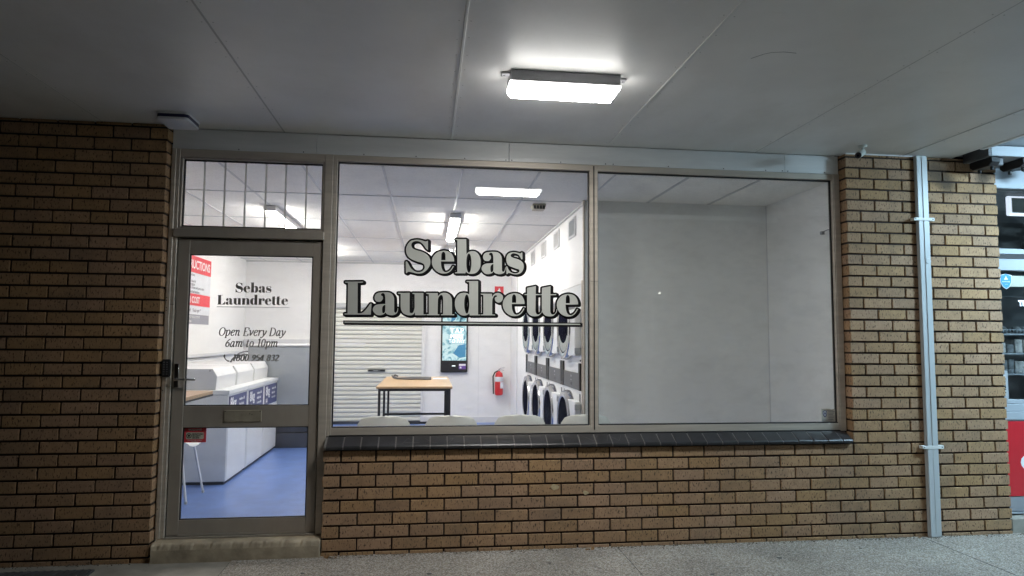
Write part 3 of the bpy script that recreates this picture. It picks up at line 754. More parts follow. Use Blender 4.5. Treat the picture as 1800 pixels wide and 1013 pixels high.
# tall front loader behind them, seen from its side
t = thing('large_washer', 'tall grey front loading washer on a dark plinth behind the white machines', 'washing machine', (-1.6, 4.7, 0))
b = MB(); b.box(-1.905, -1.085, 4.46, 5.42, .31, 1.34); b.build('cabinet', 'grey_panel', t, bev=.008)
b = MB(); b.box(-1.91, -1.075, 4.44, 5.44, 1.342, 1.368); b.build('top', 'white_plastic', t, bev=.004)
b = MB(); b.box(-1.083, -1.055, 4.45, 5.43, .31, 1.34); b.build('front_panel', 'chrome', t, bev=.004)
b = MB(); b.box(-1.89, -1.12, 4.48, 5.42, .20, .305); b.box(-1.9, -1.10, 4.46, 5.42, 0, .195); b.build('plinth', 'dark_base', t, bev=.004)
b = MB(); b.lathe([(.22, 0), (.31, 0), (.315, .03), (.29, .075), (.22, .08)], (-1.055, 4.94, .88), 0, 36, False); r_ = b.build('door', 'chrome', t, smooth=True)
b = MB(); b.lathe([(.22, .06), (.17, .095), (.08, .11), (.001, .112)], (-1.055, 4.94, .88), 0, 30); b.build('door_glass', 'door_glass', r_, smooth=True)
b = MB(); b.tube([(-2.03, 4.0, .95), (-2.005, 4.0, 1.11), (-1.98, 4.0, 1.18), (-1.925, 4.0, 1.235), (-1.90, 4.06, 1.262), (-1.90, 4.25, 1.275), (-1.915, 4.50, 1.27)], .009, 10)
b.tube([(-2.065, 4.05, .95), (-2.04, 4.05, 1.10), (-2.0, 4.05, 1.17), (-1.95, 4.06, 1.20), (-1.92, 4.12, 1.225), (-1.92, 4.3, 1.235), (-1.925, 4.50, 1.23)], .008, 10)
b.build('drain_hose', 'hose', label='grey hose arching up behind the white washing machines', cat='hose', smooth=True)

# wall poster of instructions on the left wall
t = thing('instruction_poster', 'tall red, white and grey instruction poster on the left wall', 'poster', (XL, 4.4, 1.64))
def yz(mb, y0, y1, z0, z1, x=XL+.006): mb.box(XL+.001, x, y0, y1, z0, z1); return mb
YZ = ((0, 1, 0), (0, 0, 1))
b = yz(MB(), 3.45, 5.10, 2.31, 2.53); hd2 = b.build('header_strip', 'red_print', t)
put(b := MB(), text_mesh('INSTRUCTIONS', .16, 'RIGHT', bold=.003), (XL+.0075, 5.05, 2.365), *YZ); b.build('writing', 'white_ink', hd2)
b = yz(MB(), 3.45, 5.10, 2.035, 2.308); b.mi = [0]*6; b.build('upper_sheet', 'paper', t)
b = MB()
for i, s_ in enumerate(('1. Check your pockets', '2. Load machine', '3. Add powder, close lid', '4. Select wash program', '5. Pay at the wall screen and press start', 'Please do not overload washers')):
    put(b, text_mesh(s_, .054, 'LEFT'), (XL+.0075, 3.95, 2.262-.042*i-(.0 if i < 5 else .012)), *YZ)
b.build('writing', 'ink', t)
b = yz(MB(), 3.45, 5.10, 1.875, 2.03); rd = b.build('cost_strip', 'red_print', t)
put(b := MB(), text_mesh('WASH COST', .12, bold=.003), (XL+.0075, 3.98, 1.91), *YZ); b.build('writing', 'white_ink', rd)
b = yz(MB(), 3.45, 5.10, 1.76, 1.872); b.build('lower_sheet', 'paper', t)
put(b := MB(), text_mesh('per load    Final spin *', .07), (XL+.0075, 4.1, 1.79), *YZ); b.build('writing', 'ink', t)
b = yz(MB(), 3.45, 5.08, 1.63, 1.757); gs = b.build('footer_strip', mat('grey_print', (.3, .3, .34), .5), t)
b = MB(); put(b, text_mesh('DO NOT PUT RUGS OR MATS', .045), (XL+.0075, 4.1, 1.71), *YZ); put(b, text_mesh('in the machines', .045), (XL+.0075, 4.1, 1.655), *YZ); b.build('writing', 'white_ink', gs)

# counter bench near the door
t = thing('counter_bench', 'wood topped counter corner just inside the door in front of the washers', 'bench', (-1.9, 1.1, 0))
b = MB(); b.box(-2.6, -1.335, .42, 1.16, .985, 1.013); b.build('tabletop', 'laminate', t, bev=.002)
b = MB(); b.box(-2.6, -1.333, .418, 1.162, .970, .984); b.build('edge_strip', 'black', t)
for x, y in ((-2.55, .46), (-2.55, 1.12)):
    b = MB(); b.box(x-.02, x+.02, y-.02, y+.02, 0, .97); b.build('leg', 'black_steel', t)

# shell chairs
def chair():
    t = thing('chair', None, 'chair', (0, 0, 0), 'pale shell chairs on splayed legs')
    # the back faces -Y; shell swept from seat front to back top
    prof = [(.46, .425), (.42, .452), (.34, .455), (.2, .44), (.08, .435), (.01, .455), (-.03, .52), (-.055, .62), (-.075, .72), (-.09, .79), (-.098, .835), (-.102, .852), (-.104, .86)]
    wid = [.19, .205, .215, .22, .215, .205, .2, .205, .212, .205, .175, .125, .02]
    b = MB(); nseg = 12; th_ = .008
    for side in (0, 1):
        for (y, z), wv in zip(prof, wid):
            for k in range(nseg+1):
                u = -1+2*k/nseg
                lift = .03*u*u*(1 if z < .5 else 0); fwd = .035*u*u*(1 if z > .5 else 0)
                b.v.append((u*wv, y+fwd+(0 if z < .5 else side*-th_), z+lift-(side*th_ if z < .5 else 0)))
    npf = len(prof); K = nseg+1
    for side in (0, 1):
        o_ = side*npf*K
        for i in range(npf-1):
            for k in range(nseg):
                q = o_+i*K+k; b.f.append((q, q+1, q+K+1, q+K) if side == 0 else (q, q+K, q+K+1, q+1)); b.mi.append(0)
    for i in range(npf-1):
        for k in (0, nseg): a = i*K+k; c = a+K; b.f.append((a, c, c+npf*K, a+npf*K)); b.mi.append(0)
    for i in (0, npf-1):
        for k in range(nseg): a = i*K+k; c = a+1; b.f.append((a, c, c+npf*K, a+npf*K)); b.mi.append(0)
    b.build('seat_shell', 'chair', t, smooth=True)
    for x, y in ((-1, 1), (1, 1), (-1, -1), (1, -1)):
        l = MB(); l.tube([(x*.12, .22+y*.1, .435), (x*.15, .22+y*.15, .43), (x*.165, .22+y*.17, .40), (x*.225, .22+y*.245, .012)], .0105, 10)
        lg = l.build('leg', 'white_enamel', t, smooth=True)
        l = MB(); l.lathe([(.012, 0), (.013, .01), (.012, .022)], (x*.225, .22+y*.246, 0), 2, 10); l.build('foot', 'tbar', lg)
    return t
c0 = chair()
cl = [('pale shell chair at the window, leftmost, its back under the letters La', .135, .62, 0), ('pale shell chair at the window, below the wall screen and left of the fire extinguisher', .662, .62, 0),
      ('pale shell chair at the window, directly below the fire extinguisher', 1.215, .64, 0), ('pale shell chair half hidden behind the mullion between the two windows', 1.755, .62, 0)]
for i, (lab, x, y, rz) in enumerate(cl):
    o = c0 if i == 0 else copy_tree(c0)
    o.location = (x, y, 0); o.rotation_euler.z = R(rz); o['label'] = lab
o = copy_tree(c0); o.location = (-2.085, 1.69, 0); o.rotation_euler.z = R(-90); o['label'] = 'white shell chair seen through the lower door pane beside the washers'; o.scale = (1, 1, 1.12)
for ch in o.children:
    if ch.name.startswith('seat_shell'):
        ch.data = ch.data.copy(); ch.data.materials[0] = M['white_plastic']

# work table with three pairs of black steel legs
t = thing('folding_table', 'long wood topped table on black steel legs in front of the roller shutter', 'table', (.31, 4.1, 0))
b = MB(); b.box(-.125, .765, 3.17, 5.15, .872, .898); b.build('tabletop', 'laminate', t, bev=.003)
b = MB(); b.box(-.122, .762, 3.168, 5.152, .866, .871); b.build('edge_band', 'black', t)
for y in (3.22, 4.13, 5.08):
    for x in (-.09, .73):
        b = MB(); b.box(x-.0145, x+.0145, y-.0145, y+.0145, 0, .866); b.build('leg', 'black_steel', t, bev=.002)
b = MB()
for y in (3.22, 4.13): b.box(-.0755, .7155, y-.012, y+.012, .457, .483)
for y in (3.22, 5.08): b.box(-.0755, .7155, y-.012, y+.012, .84, .865)
for x in (-.09, .73):
    b.box(x-.010, x+.010, 3.235, 4.115, .84, .864); b.box(x-.010, x+.010, 4.145, 5.065, .84, .864)
b.build('rail', 'black_steel', t, bev=.002)
b = MB()
for k in range(3): b.tube([(.0-.01*k, 4.50+.02*k, .925+.012*k), (.06, 4.44+.03*k, .915), (.25, 4.40+.02*k, .912+.008*k), (.52, 4.36+.022*k, .912+.008*k)], .011, 8)
b.tube([(.0, 4.52, .93), (.03, 4.47, .96), (.07, 4.45, .945)], .012, 8)
b.build('cable_bundle', 'hose', label='bundled grey cable lying on the wood topped table', cat='cable', smooth=True)
b = MB(); b.box(.545, .74, 4.45, 4.75, .899, .903); b.build('paper_sheet', 'paper', label='white paper sheet lying at the far right of the table', cat='paper')

# payment screen
t = thing('payment_screen', 'tall black wall screen showing a blue TAP HERE TO PAY picture', 'screen', (.92, YB-.05, .87))
b = MB(); b.box(.69, 1.155, YB-.07, YB, .868, 1.945); b.build('housing', 'black', t, bev=.012, seg=2)
b = MB(); b.box(.715, 1.13, YB-.0735, YB-.071, 1.075, 1.915); sr = b.build('display', 'screen', t)
ys = YB-.0745
b = MB()
put(b, text_mesh('TAP', .125, 'CENTER', bold=.001, spacing=1.15), (.965, ys, 1.55), *XZ); put(b, text_mesh('HERE', .095, 'CENTER', bold=.004), (.965, ys, 1.465), *XZ); put(b, text_mesh('TO PAY', .082, 'CENTER', bold=.001), (.965, ys, 1.385), *XZ)
b.build('writing', 'screen_text', sr)
b = MB()
for x0_, x1_, z0_, z1_ in ((.825, .83, 1.365, 1.665), (1.10, 1.105, 1.365, 1.665), (.83, 1.10, 1.66, 1.665), (.83, 1.10, 1.365, 1.37)): b.box(x0_, x1_, ys-.0005, ys+.001, z0_, z1_)
b.prism([(.90, 1.20), (1.0, 1.34), (1.12, 1.36), (1.12, 1.14), (1.02, 1.12)], 1, ys-.0002, ys+.0005)
b.prism([(.86, 1.74), (.93, 1.78), (.96, 1.86), (.87, 1.86)], 1, ys-.0002, ys+.0005)
b.build('picture_shape', 'screen_dark', sr)
b = MB(); b.box(.832, 1.098, ys+.0012, ys+.0016, 1.372, 1.658); b.build('text_block', 'screen_mid', sr)
b = MB(); b.box(1.005, 1.125, YB-.073, YB-.071, .925, 1.02); st_ = b.build('payment_sticker', 'purple', t)
b = MB(); b.box(1.008, 1.122, YB-.0745, YB-.0735, .985, 1.015); b.box(1.02, 1.05, YB-.0745, YB-.0735, .94, .97); b.build('writing', 'white_ink', st_)
b = MB(); b.box(.885, .945, YB-.073, YB-.071, .975, .99); b.build('reader_light', 'screen_text', t)

# fire sign and extinguisher
b = MB(); b.box(1.628, 1.785, YB-.006, YB, 2.13, 2.385); fs = b.build('fire_sign', 'red_print', label='small red fire extinguisher sign on the back wall behind the letter r', cat='sign')
b = MB(); b.prism([(1.675, 2.16), (1.675, 2.30), (1.69, 2.325), (1.70, 2.33), (1.70, 2.35), (1.72, 2.35), (1.72, 2.33), (1.735, 2.30), (1.735, 2.16)], 1, YB-.0075, YB-.0065); b.build('pictogram', 'white_ink', fs)
t = thing('fire_extinguisher', 'red fire extinguisher with a black hose on the back wall', 'fire extinguisher', (1.70, YB-.1, .47))
b = MB(); b.lathe([(.04, 0), (.068, .012), (.072, .04), (.072, .33), (.06, .385), (.03, .405), (.022, .42)], (1.705, YB-.1, .475), 2, 24); b.build('cylinder', 'red', t, smooth=True)
b = MB(); b.lathe([(.0726, .0), (.0730, .001), (.0730, .08), (.0726, .081)], (1.705, YB-.1, .715), 2, 24); b.build('label_band', 'paper', t, smooth=True)
b = MB(); b.box(1.72, 1.775, YB-.178, YB-.165, .60, .71); b.build('data_label', 'paper', t)
b = MB(); b.box(1.69, 1.72, YB-.115, YB-.085, .893, .93); b.tube([(1.70, YB-.1, .925), (1.74, YB-.11, .945), (1.80, YB-.12, .955)], .006, 6); b.tube([(1.70, YB-.1, .91), (1.75, YB-.11, .918), (1.79, YB-.12, .905)], .005, 6); b.build('handle', 'chrome', t)
b = MB(); b.tube([(1.69, YB-.1, .90), (1.63, YB-.11, .87), (1.60, YB-.11, .80), (1.605, YB-.11, .62), (1.61, YB-.11, .50)], .012, 8); b.build('hose', 'black', t, smooth=True)
b = MB(); b.box(1.66, 1.75, YB-.03, YB, .80, .86); b.build('wall_bracket', 'black', t)

# stacked dryers in the right-hand wall
def dryer():
    t = thing('stacked_dryer', None, 'dryer', (0, 0, 0), 'white stacked dryers built into the right wall')
    Wd = .876
    b = MB(); b.box(0, .65, .002, Wd-.002, 0, 1.99); b.build('cabinet', 'white_enamel', t, bev=.004)
    for zc, up_ in ((1.575, True), (.635, False)):
        yc = .55; 
        b = MB(); b.lathe([(.25, -.07), (.275, -.078), (.305, -.07), (.32, -.03), (.322, .0), (.25, .0)], (0, yc, zc), 0, 44, False)
        dr = b.build('door', 'chrome', t, smooth=True)
        b = MB(); z0_, z1_ = (zc-.265, zc+.18) if up_ else (zc-.20, zc+.245)
        b.box(-.058, -.001, .045, .36, z0_, z1_); 
        # cut visually by the ring: plate stops at the ring's edge
        pl = b.build('door_plate', 'white_enamel', dr, bev=.006)
        b = MB(); zz = z0_+.02 if up_ else z1_-.075
        b.box(-.062, -.002, .012, .044, zz, zz+.055); b.build('hinge', 'grey_panel', dr, bev=.003)
        b = MB(); b.lathe([(.252, -.066), (.235, -.058), (.15, -.036), (.05, -.03), (.001, -.03)], (0, yc, zc), 0, 40); b.build('door_glass', 'door_glass', dr, smooth=True)
        if up_:
            b = MB(); n = 20; pts = []
            for k in range(n+1):
                a = math.radians(200+140*k/n); pts.append((yc+.238*math.cos(a), zc+.238*math.sin(a)))
            inner = [(yc+.20*math.cos(math.radians(200+140*k/n)), zc-.03+.12*math.sin(math.radians(200+140*k/n))) for k in range(n, -1, -1)]
            b.prism([(p_[0], p_[1]) for p_ in pts+inner], 0, -.0685, -.058); b.build('drum_lip', 'drum', dr)
        # glints down the glass, shaped as small steel discs
        b = MB()
        for k in range(5): b.lathe([(.0001, 0), (.006, 0), (.0001, -.004)], (-.052, yc-.02+.01*(k % 2), zc+.14-.07*k), 0, 8)
        b.build('glass_glint', 'drum', dr)
    b = MB(); b.box(-.012, 0, .09, .80, .985, 1.145); cp = b.build('control_panel', 'ctrl', t, bev=.002)
    b = MB(); b.box(-.0145, -.0125, .38, .46, 1.015, 1.045); b.build('card_slot', 'black', cp)
    b = MB(); b.box(-.0145, -.0125, .41, .425, 1.095, 1.115); b.box(-.0145, -.0125, .395, .44, 1.065, 1.069); b.build('indicator', 'tbar', cp)
    for y in (.012, .80):
        b = MB(); b.box(-.02, 0, y, y+.065, .985, 1.24); sp = b.build('side_strip', 'black', t, bev=.002)
        b = MB(); b.box(-.022, -.0205, y+.022, y+.042, 1.03, 1.20); b.build('inlay', 'ctrl', sp)
        b = MB(); b.lathe([(.0001, 0), (.01, 0), (.009, -.008), (.0001, -.009)], (-.001, y+.03, 1.265), 0, 10); b.build('key_lock', 'ctrl', sp)
    for y in (.05, .77):
        b = MB(); b.box(-.002, 0, y, y+.055, .865, .95); b.build('sticker', 'ctrl' if y < .1 else 'grey_panel', t)
    return t
d0 = dryer()
dl = ['white stacked dryer nearest the window, at the right of the row', 'white stacked dryer, second from the window', 'white stacked dryer, second from the back wall', 'white stacked dryer farthest from the window, at the left of the row']
for i in range(4):
    o = d0 if i == 0 else copy_tree(d0)
    o.location = (1.90, 1.325+.88*i, 0); o['label'] = dl[i]
b = MB(); b.box(1.895, 1.905, 1.30, 1.322, 0, 2.02); b.build('dryer_edge_strip', 'alu', shop)

# smoke detector, small hook
t = thing('smoke_detector', 'beige vented detector on the laundrette ceiling near the right wall', 'detector', (1.5, 1.45, ZC))
b = MB(); b.box(1.44, 1.57, 1.40, 1.53, ZC-.028, ZC-.0045); b.build('body', 'beige', t, bev=.004)
b = MB()
for k in range(4): b.box(1.452+.029*k, 1.47+.029*k, 1.394, 1.40, ZC-.05, ZC-.02)
b.build('vent_slot', 'gasket', t)
b = MB(); b.box(1.448, 1.562, 1.401, 1.52, ZC-.054, ZC-.028); b.build('lower_ring', 'beige', t, bev=.004)
b = MB(); b.tube([(3.69, .155, 2.37), (3.665, .17, 2.365), (3.64, .2, 2.352)], .004, 8); b.box(3.625, 3.65, .19, .215, 2.33, 2.356)
b.build('wall_hook', 'grey_panel', label='small grey hook on the side wall of the empty display window', cat='hook', smooth=False)
# ================================================================ SIGNS ON THE GLASS
GLYPHS = {
'S': [[(-12,241,1),(-3,245,1),(-2,174,1),(-7,178,0),(-15,185,0),(-28,203,0),(-42,220,0),(-58,233,0),(-77,239,0),(-95,239,0),(-111,233,0),(-121,223,0),(-124,209,0),(-121,196,0),(-112,184,0),(-97,176,0),(-77,169,0),(-54,163,0),(-31,155,0),(-11,143,0),(6,125,0),(15,104,0),(17,84,0),(14,64,0),(2,40,0),(-15,20,0),(-38,4,0),(-61,-1,0),(-87,0,0),(-107,5,0),(-125,9,0),(-136,11,0),(-146,10,1),(-154,1,1),(-160,1,1),(-163,83,1),(-161,87,1),(-153,86,1),(-147,77,0),(-136,56,0),(-121,34,0),(-102,19,0),(-84,11,0),(-64,10,0),(-45,15,0),(-30,28,0),(-24,46,0),(-28,65,0),(-39,75,0),(-56,82,0),(-76,87,0),(-99,95,0),(-122,105,0),(-142,120,0),(-155,139,0),(-161,160,0),(-162,180,0),(-156,202,0),(-145,222,0),(-129,239,0),(-108,247,0),(-85,250,0),(-65,249,0),(-45,245,0),(-29,240,0),(-19,238,1)]],
'e': [[(163,93,1),(162,110,0),(156,130,0),(144,150,0),(127,164,0),(107,170,0),(87,172,0),(64,168,0),(38,158,0),(18,140,0),(4,117,0),(-1,90,0),(3,63,0),(16,37,0),(36,17,0),(60,5,0),(86,1,0),(113,5,0),(136,19,0),(152,39,0),(162,57,1),(155,59,1),(145,41,0),(132,25,0),(116,15,0),(99,12,0),(84,20,0),(74,38,0),(68,61,0),(66,91,1)], [(68,101,1),(68,125,0),(69,145,0),(74,158,0),(82,164,0),(91,160,0),(97,149,0),(99,129,0),(99,101,1)]],
'b': [[(-3,255,1),(80,257,1),(83,144,1),(96,158,0),(109,165,0),(129,168,0),(150,165,0),(166,153,0),(180,133,0),(188,106,0),(189,75,0),(186,48,0),(174,25,0),(158,8,0),(135,-1,0),(115,-2,0),(98,1,0),(79,13,1),(77,1,1),(0,0,1),(0,6,1),(17,8,1),(14,249,1),(-3,250,1)], [(121,78,0),(119,47,0),(114,21,0),(107,7,0),(99,7,0),(91,21,0),(85,46,0),(83,77,0),(84,109,0),(89,134,0),(97,148,0),(105,149,0),(113,135,0),(119,110,0)]],
'a': [[(87,84,1),(86,123,0),(84,142,0),(80,156,0),(73,162,0),(66,163,0),(57,158,0),(54,150,0),(57,144,0),(63,143,1),(67,135,0),(68,123,0),(64,113,0),(54,102,0),(39,99,0),(23,102,0),(12,114,0),(9,128,0),(12,144,0),(20,156,0),(35,164,0),(53,167,0),(76,169,0),(101,169,0),(119,166,0),(134,156,0),(144,142,0),(149,125,0),(150,99,0),(151,51,0),(152,31,0),(156,23,0),(162,20,0),(169,26,0),(174,39,0),(176,54,1),(180,54,1),(179,39,0),(173,21,0),(163,10,0),(148,4,0),(133,2,0),(113,5,0),(100,10,0),(88,22,1),(80,11,0),(65,4,0),(47,1,0),(27,4,0),(12,16,0),(1,30,0),(-1,46,0),(4,61,0),(16,73,0),(31,79,0),(51,82,0)], [(87,78,1),(77,74,0),(69,66,0),(65,53,0),(65,37,0),(67,23,0),(73,16,0),(80,19,0),(85,26,0),(87,37,1)]],
's': [[(112,166,1),(120,167,1),(121,116,1),(113,116,1),(107,126,0),(97,143,0),(84,153,0),(69,158,0),(53,160,0),(41,156,0),(32,147,0),(32,139,0),(38,132,0),(54,125,0),(77,119,0),(97,111,0),(115,100,0),(127,85,0),(131,65,0),(128,42,0),(118,22,0),(103,9,0),(85,2,0),(65,1,0),(47,4,0),(29,9,0),(16,11,1),(6,2,1),(1,2,1),(-1,60,1),(7,59,1),(11,47,0),(21,30,0),(34,17,0),(52,10,0),(70,8,0),(88,13,0),(98,23,0),(98,33,0),(90,40,0),(72,45,0),(49,53,0),(26,62,0),(11,73,0),(2,90,0),(-1,108,0),(0,128,0),(6,145,0),(20,159,0),(38,166,0),(59,168,0),(76,166,0),(92,162,0),(105,158,1)]],
'L': [[(-2,239,1),(126,242,1),(126,235,1),(88,232,1),(92,10,1),(111,10,0),(130,17,0),(149,35,0),(164,55,0),(181,81,1),(190,81,1),(186,2,1),(0,0,1),(0,8,1),(21,9,1),(19,231,1),(-1,233,1)]],
'u': [[(-3,163,1),(81,165,1),(83,34,0),(87,20,0),(96,16,0),(107,20,0),(114,34,0),(119,56,1),(117,156,1),(102,157,1),(102,164,1),(181,165,1),(184,8,1),(201,8,1),(201,2,1),(123,1,1),(121,22,1),(113,10,0),(101,2,0),(84,-1,0),(63,2,0),(41,12,0),(26,30,0),(19,52,0),(17,83,0),(16,156,1),(-3,157,1)]],
'n': [[(-3,163,1),(80,164,1),(81,138,1),(90,151,0),(106,163,0),(127,167,0),(149,164,0),(168,152,0),(180,132,0),(185,107,0),(187,8,1),(203,9,1),(203,2,1),(106,1,1),(106,7,1),(121,9,1),(120,109,0),(118,134,0),(113,147,0),(103,150,0),(94,143,0),(85,128,0),(82,103,0),(81,7,1),(94,7,1),(94,1,1),(0,0,1),(0,6,1),(17,7,1),(15,155,1),(-3,157,1)]],
'd': [[(84,255,1),(169,257,1),(171,8,1),(188,7,1),(188,2,1),(109,1,1),(107,15,1),(92,5,0),(72,-1,0),(52,1,0),(31,12,0),(12,34,0),(2,60,0),(-1,87,0),(1,113,0),(13,140,0),(31,159,0),(50,166,0),(70,168,0),(90,164,0),(104,157,1),(103,248,1),(84,249,1)], [(105,85,0),(104,55,0),(99,30,0),(92,16,0),(83,16,0),(76,30,0),(70,54,0),(68,85,0),(69,115,0),(74,140,0),(82,154,0),(90,154,0),(98,140,0),(103,116,0)]],
'r': [[(-2,161,1),(81,162,1),(83,138,1),(91,152,0),(103,162,0),(119,168,0),(136,167,0),(153,158,0),(163,143,0),(163,126,0),(155,108,0),(140,98,0),(127,97,0),(113,103,0),(105,114,0),(103,129,0),(109,137,0),(119,142,1),(119,148,1),(109,151,0),(99,146,0),(90,132,0),(84,108,0),(84,8,1),(106,6,1),(106,1,1),(0,0,1),(0,6,1),(18,7,1),(17,153,1),(-1,155,1)]],
't': [[(0,214,1),(66,228,1),(65,168,1),(109,169,1),(109,162,1),(65,160,1),(64,57,0),(66,32,0),(74,18,0),(86,15,0),(99,21,0),(109,36,0),(113,56,1),(118,54,1),(113,33,0),(99,15,0),(82,4,0),(59,1,0),(32,5,0),(13,18,0),(2,37,0),(0,64,0),(0,160,1),(-19,160,1),(-19,167,1),(0,167,1)]],
}
LAYOUT = [('S', 0.46, 1.945), ('e', 0.489, 1.946), ('b', 0.66, 1.951), ('a', 0.858, 1.948), ('s', 1.043, 1.95), ('L', -0.133, 1.636), ('a', 0.069, 1.633), ('u', 0.249, 1.636), ('n', 0.455, 1.638), ('d', 0.663, 1.639), ('r', 0.855, 1.641), ('e', 1.019, 1.637), ('t', 1.201, 1.637), ('t', 1.313, 1.638), ('e', 1.428, 1.638)]

def build_sign(name, label, cat, T, yb, fill, outline=None, ow=.0128, sh=(.0105, -.0065), parts=True, under=None):
    t = thing(name, label, cat, T(0.7, 1.6, yb))
    yy = 0
    for i, (ch, ax, az) in enumerate(LAYOUT):
        cs = [[(x/1000+ax, z/1000+az) for x, z in catmull(c, True, 5)] for c in GLYPHS[ch]]
        if area(cs[0]) < 0: cs = [cs[0][::-1]]+cs[1:]
        cs = [cs[0]]+[c if area(c) < 0 else c[::-1] for c in cs[1:]]
        P = [[T(x, z, 0)[::2] for x, z in c] for c in cs]
        b = MB(); put(b, curve_verts(fill2d(P, .0004)), (0, yb-.0024, 0), *XZ)
        lt = b.build('letter', fill, t)
        if outline:
            b = MB()
            for k, f in enumerate((0, .5, 1)):
                yk = yb-.0003-.0004*k-.0001*(i % 3); ox, oz = sh[0]*f, sh[1]*f
                put(b, curve_verts(fill2d([[(x+ox, z+oz) for x, z in c] for c in P], .0002)), (0, yk, 0), *XZ)
                for c in P:
                    for j in range(len(c)):
                        p_ = Vector(c[j-1])+Vector((ox, oz)); q_ = Vector(c[j])+Vector((ox, oz)); d_ = q_-p_
                        if d_.length < 1e-6: continue
                        d_.normalize(); n_ = Vector((d_.y, -d_.x))*ow
                        b.face([(p_.x+n_.x, yk, p_.y+n_.y), (q_.x+n_.x, yk, q_.y+n_.y), (q_.x-n_.x, yk, q_.y-n_.y), (p_.x-n_.x, yk, p_.y-n_.y)])
                        b.face([(q_.x+ow*math.cos(a_*math.pi/4), yk-.00003, q_.y+ow*math.sin(a_*math.pi/4)) for a_ in range(8)])
            b.build('letter_shade', outline, lt)
    return t
sign = build_sign('window_lettering', 'large silver grey shop name lettering with black outline on the window glass', 'sign', lambda x, z, y: (x, y, z), .1175, 'sign_grey', 'ink_black')
b = MB(); b.box(-.132, 1.607, .1148, .1152, 1.5765, 1.5855); ul = b.build('underline', 'sign_grey', sign)
b = MB(); b.box(-.141, 1.617, .1164, .1168, 1.567, 1.594); b.box(-.133, 1.626, .1168, .1172, 1.561, 1.589); b.build('underline_shade', 'ink_black', ul)
k_ = (.526-1.015)/(-.133-1.608)*-1
S_ = (1.015-.526)/(1.608+.133)
dsign = build_sign('door_lettering', 'small dark grey shop name, opening hours and phone number on the door glass', 'sign',
    lambda x, z, y: (-1.015+(x+.133)*S_, y, 1.698+(z-1.637)*S_*1.0), .1155, 'sign_dark')
b = MB(); b.box(-1.018, -.520, .1150, .1154, 1.680, 1.684); b.build('underline', 'grey_panel', dsign)
b = MB(); italic(b, 'Open Every Day', -1.0, -.546, 1.479, .078, .1150); b.build('opening_days', 'sign_dark', dsign)
b = MB(); italic(b, '6am to 10pm', -.953, -.594, 1.400, .078, .1150); b.build('opening_hours', 'sign_dark', dsign)
b = MB(); italic(b, '1800 954 832', -.900, -.586, 1.302, .058, .1150, a=.085, b=.04); b.build('phone_number', 'sign_dark', dsign)
# handset symbol
b = MB(); P = [(-.950, 1.345), (-.955, 1.335), (-.950, 1.320), (-.940, 1.307), (-.926, 1.299), (-.918, 1.302)]; Wd_ = [.004, .006, .0032, .0032, .006, .004]
n = 0
for i, (p_, w_) in enumerate(zip(P, Wd_)):
    d_ = Vector(P[min(i+1, 5)])-Vector(P[max(i-1, 0)]); d_.normalize(); b.v += [(p_[0]+d_.y*w_, .115, p_[1]-d_.x*w_), (p_[0]-d_.y*w_, .115, p_[1]+d_.x*w_)]
for i in range(5): b.f.append((2*i, 2*i+1, 2*i+3, 2*i+2)); b.mi.append(0)
b.build('phone_symbol', 'sign_dark', dsign)

# stickers
t = thing('warning_sticker', 'red security warning sticker at the top left of the lower door pane', 'sticker', (-1.12, .115, .74))
b = MB(); b.box(-1.203, -1.054, .1145, .1155, .737, .842); b.build('backing', 'red_print', t)
b = MB(); b.prism([(-1.188, .765), (-1.182, .759), (-1.076, .759), (-1.07, .765), (-1.07, .800), (-1.076, .806), (-1.182, .806), (-1.188, .800)], 1, .1138, .1143); ip = b.build('inset_panel', 'cream', t)
b = MB(); b.lathe([(.013, 0), (.017, 0), (.017, -.0006), (.013, -.0006)], (-1.168, .1136, .783), 1, 20, False); b.prism([(-1.174, .791), (-1.162, .791), (-1.162, .78), (-1.168, .773), (-1.174, .78)], 1, .1128, .1135)
put(b, text_mesh('MONITORED', .0125, bold=.0004), (-1.146, .1134, .79), *XZ); put(b, text_mesh('SECURITY', .0125, bold=.0004), (-1.146, .1134, .777), *XZ); put(b, text_mesh('ON SITE', .0125, bold=.0004), (-1.146, .1134, .764), *XZ)
b.build('emblem', 'ink_black', ip)
b = MB(); put(b, text_mesh('WARNING', .018, 'CENTER', bold=.0005), (-1.128, .1140, .818), *XZ); put(b, text_mesh('premises under constant', .0095, 'CENTER'), (-1.128, .1140, .749), *XZ); put(b, text_mesh('surveillance', .0095, 'CENTER'), (-1.128, .1140, .740), *XZ)
b.build('writing', 'paper', t)
t = thing('security_sticker', 'white sticker with a dark shield in the bottom right corner of the plain window', 'sticker', (3.59, .115, .83))
b = MB(); b.prism([(3.532, .836), (3.652, .836), (3.652, .93), (3.636, .936), (3.62, .931), (3.60, .938), (3.532, .938)], 1, .1145, .1155); b.build('backing', mat('sticker_paper', (.55, .52, .46), .6), t)
b = MB(); b.prism([(3.545, .920), (3.562, .926), (3.579, .920), (3.579, .895), (3.572, .880), (3.562, .871), (3.552, .880), (3.545, .895)], 1, .1137, .1142); sh_ = b.build('shield', 'navy', t)
b = MB(); b.prism([(3.550, .916), (3.562, .920), (3.574, .916), (3.574, .897), (3.562, .879), (3.550, .897)], 1, .1131, .1136); sh2 = b.build('shield_inset', 'paper', sh_)
b = MB(); b.prism([(3.556, .91), (3.568, .91), (3.568, .899), (3.562, .890), (3.556, .899)], 1, .1125, .113); b.build('shield_core', 'navy', sh_)
b = MB()
for k in range(6): b.box(3.59, 3.645-.008*(k % 3), .1139, .1143, .914-.0115*k, .9175-.0115*k)
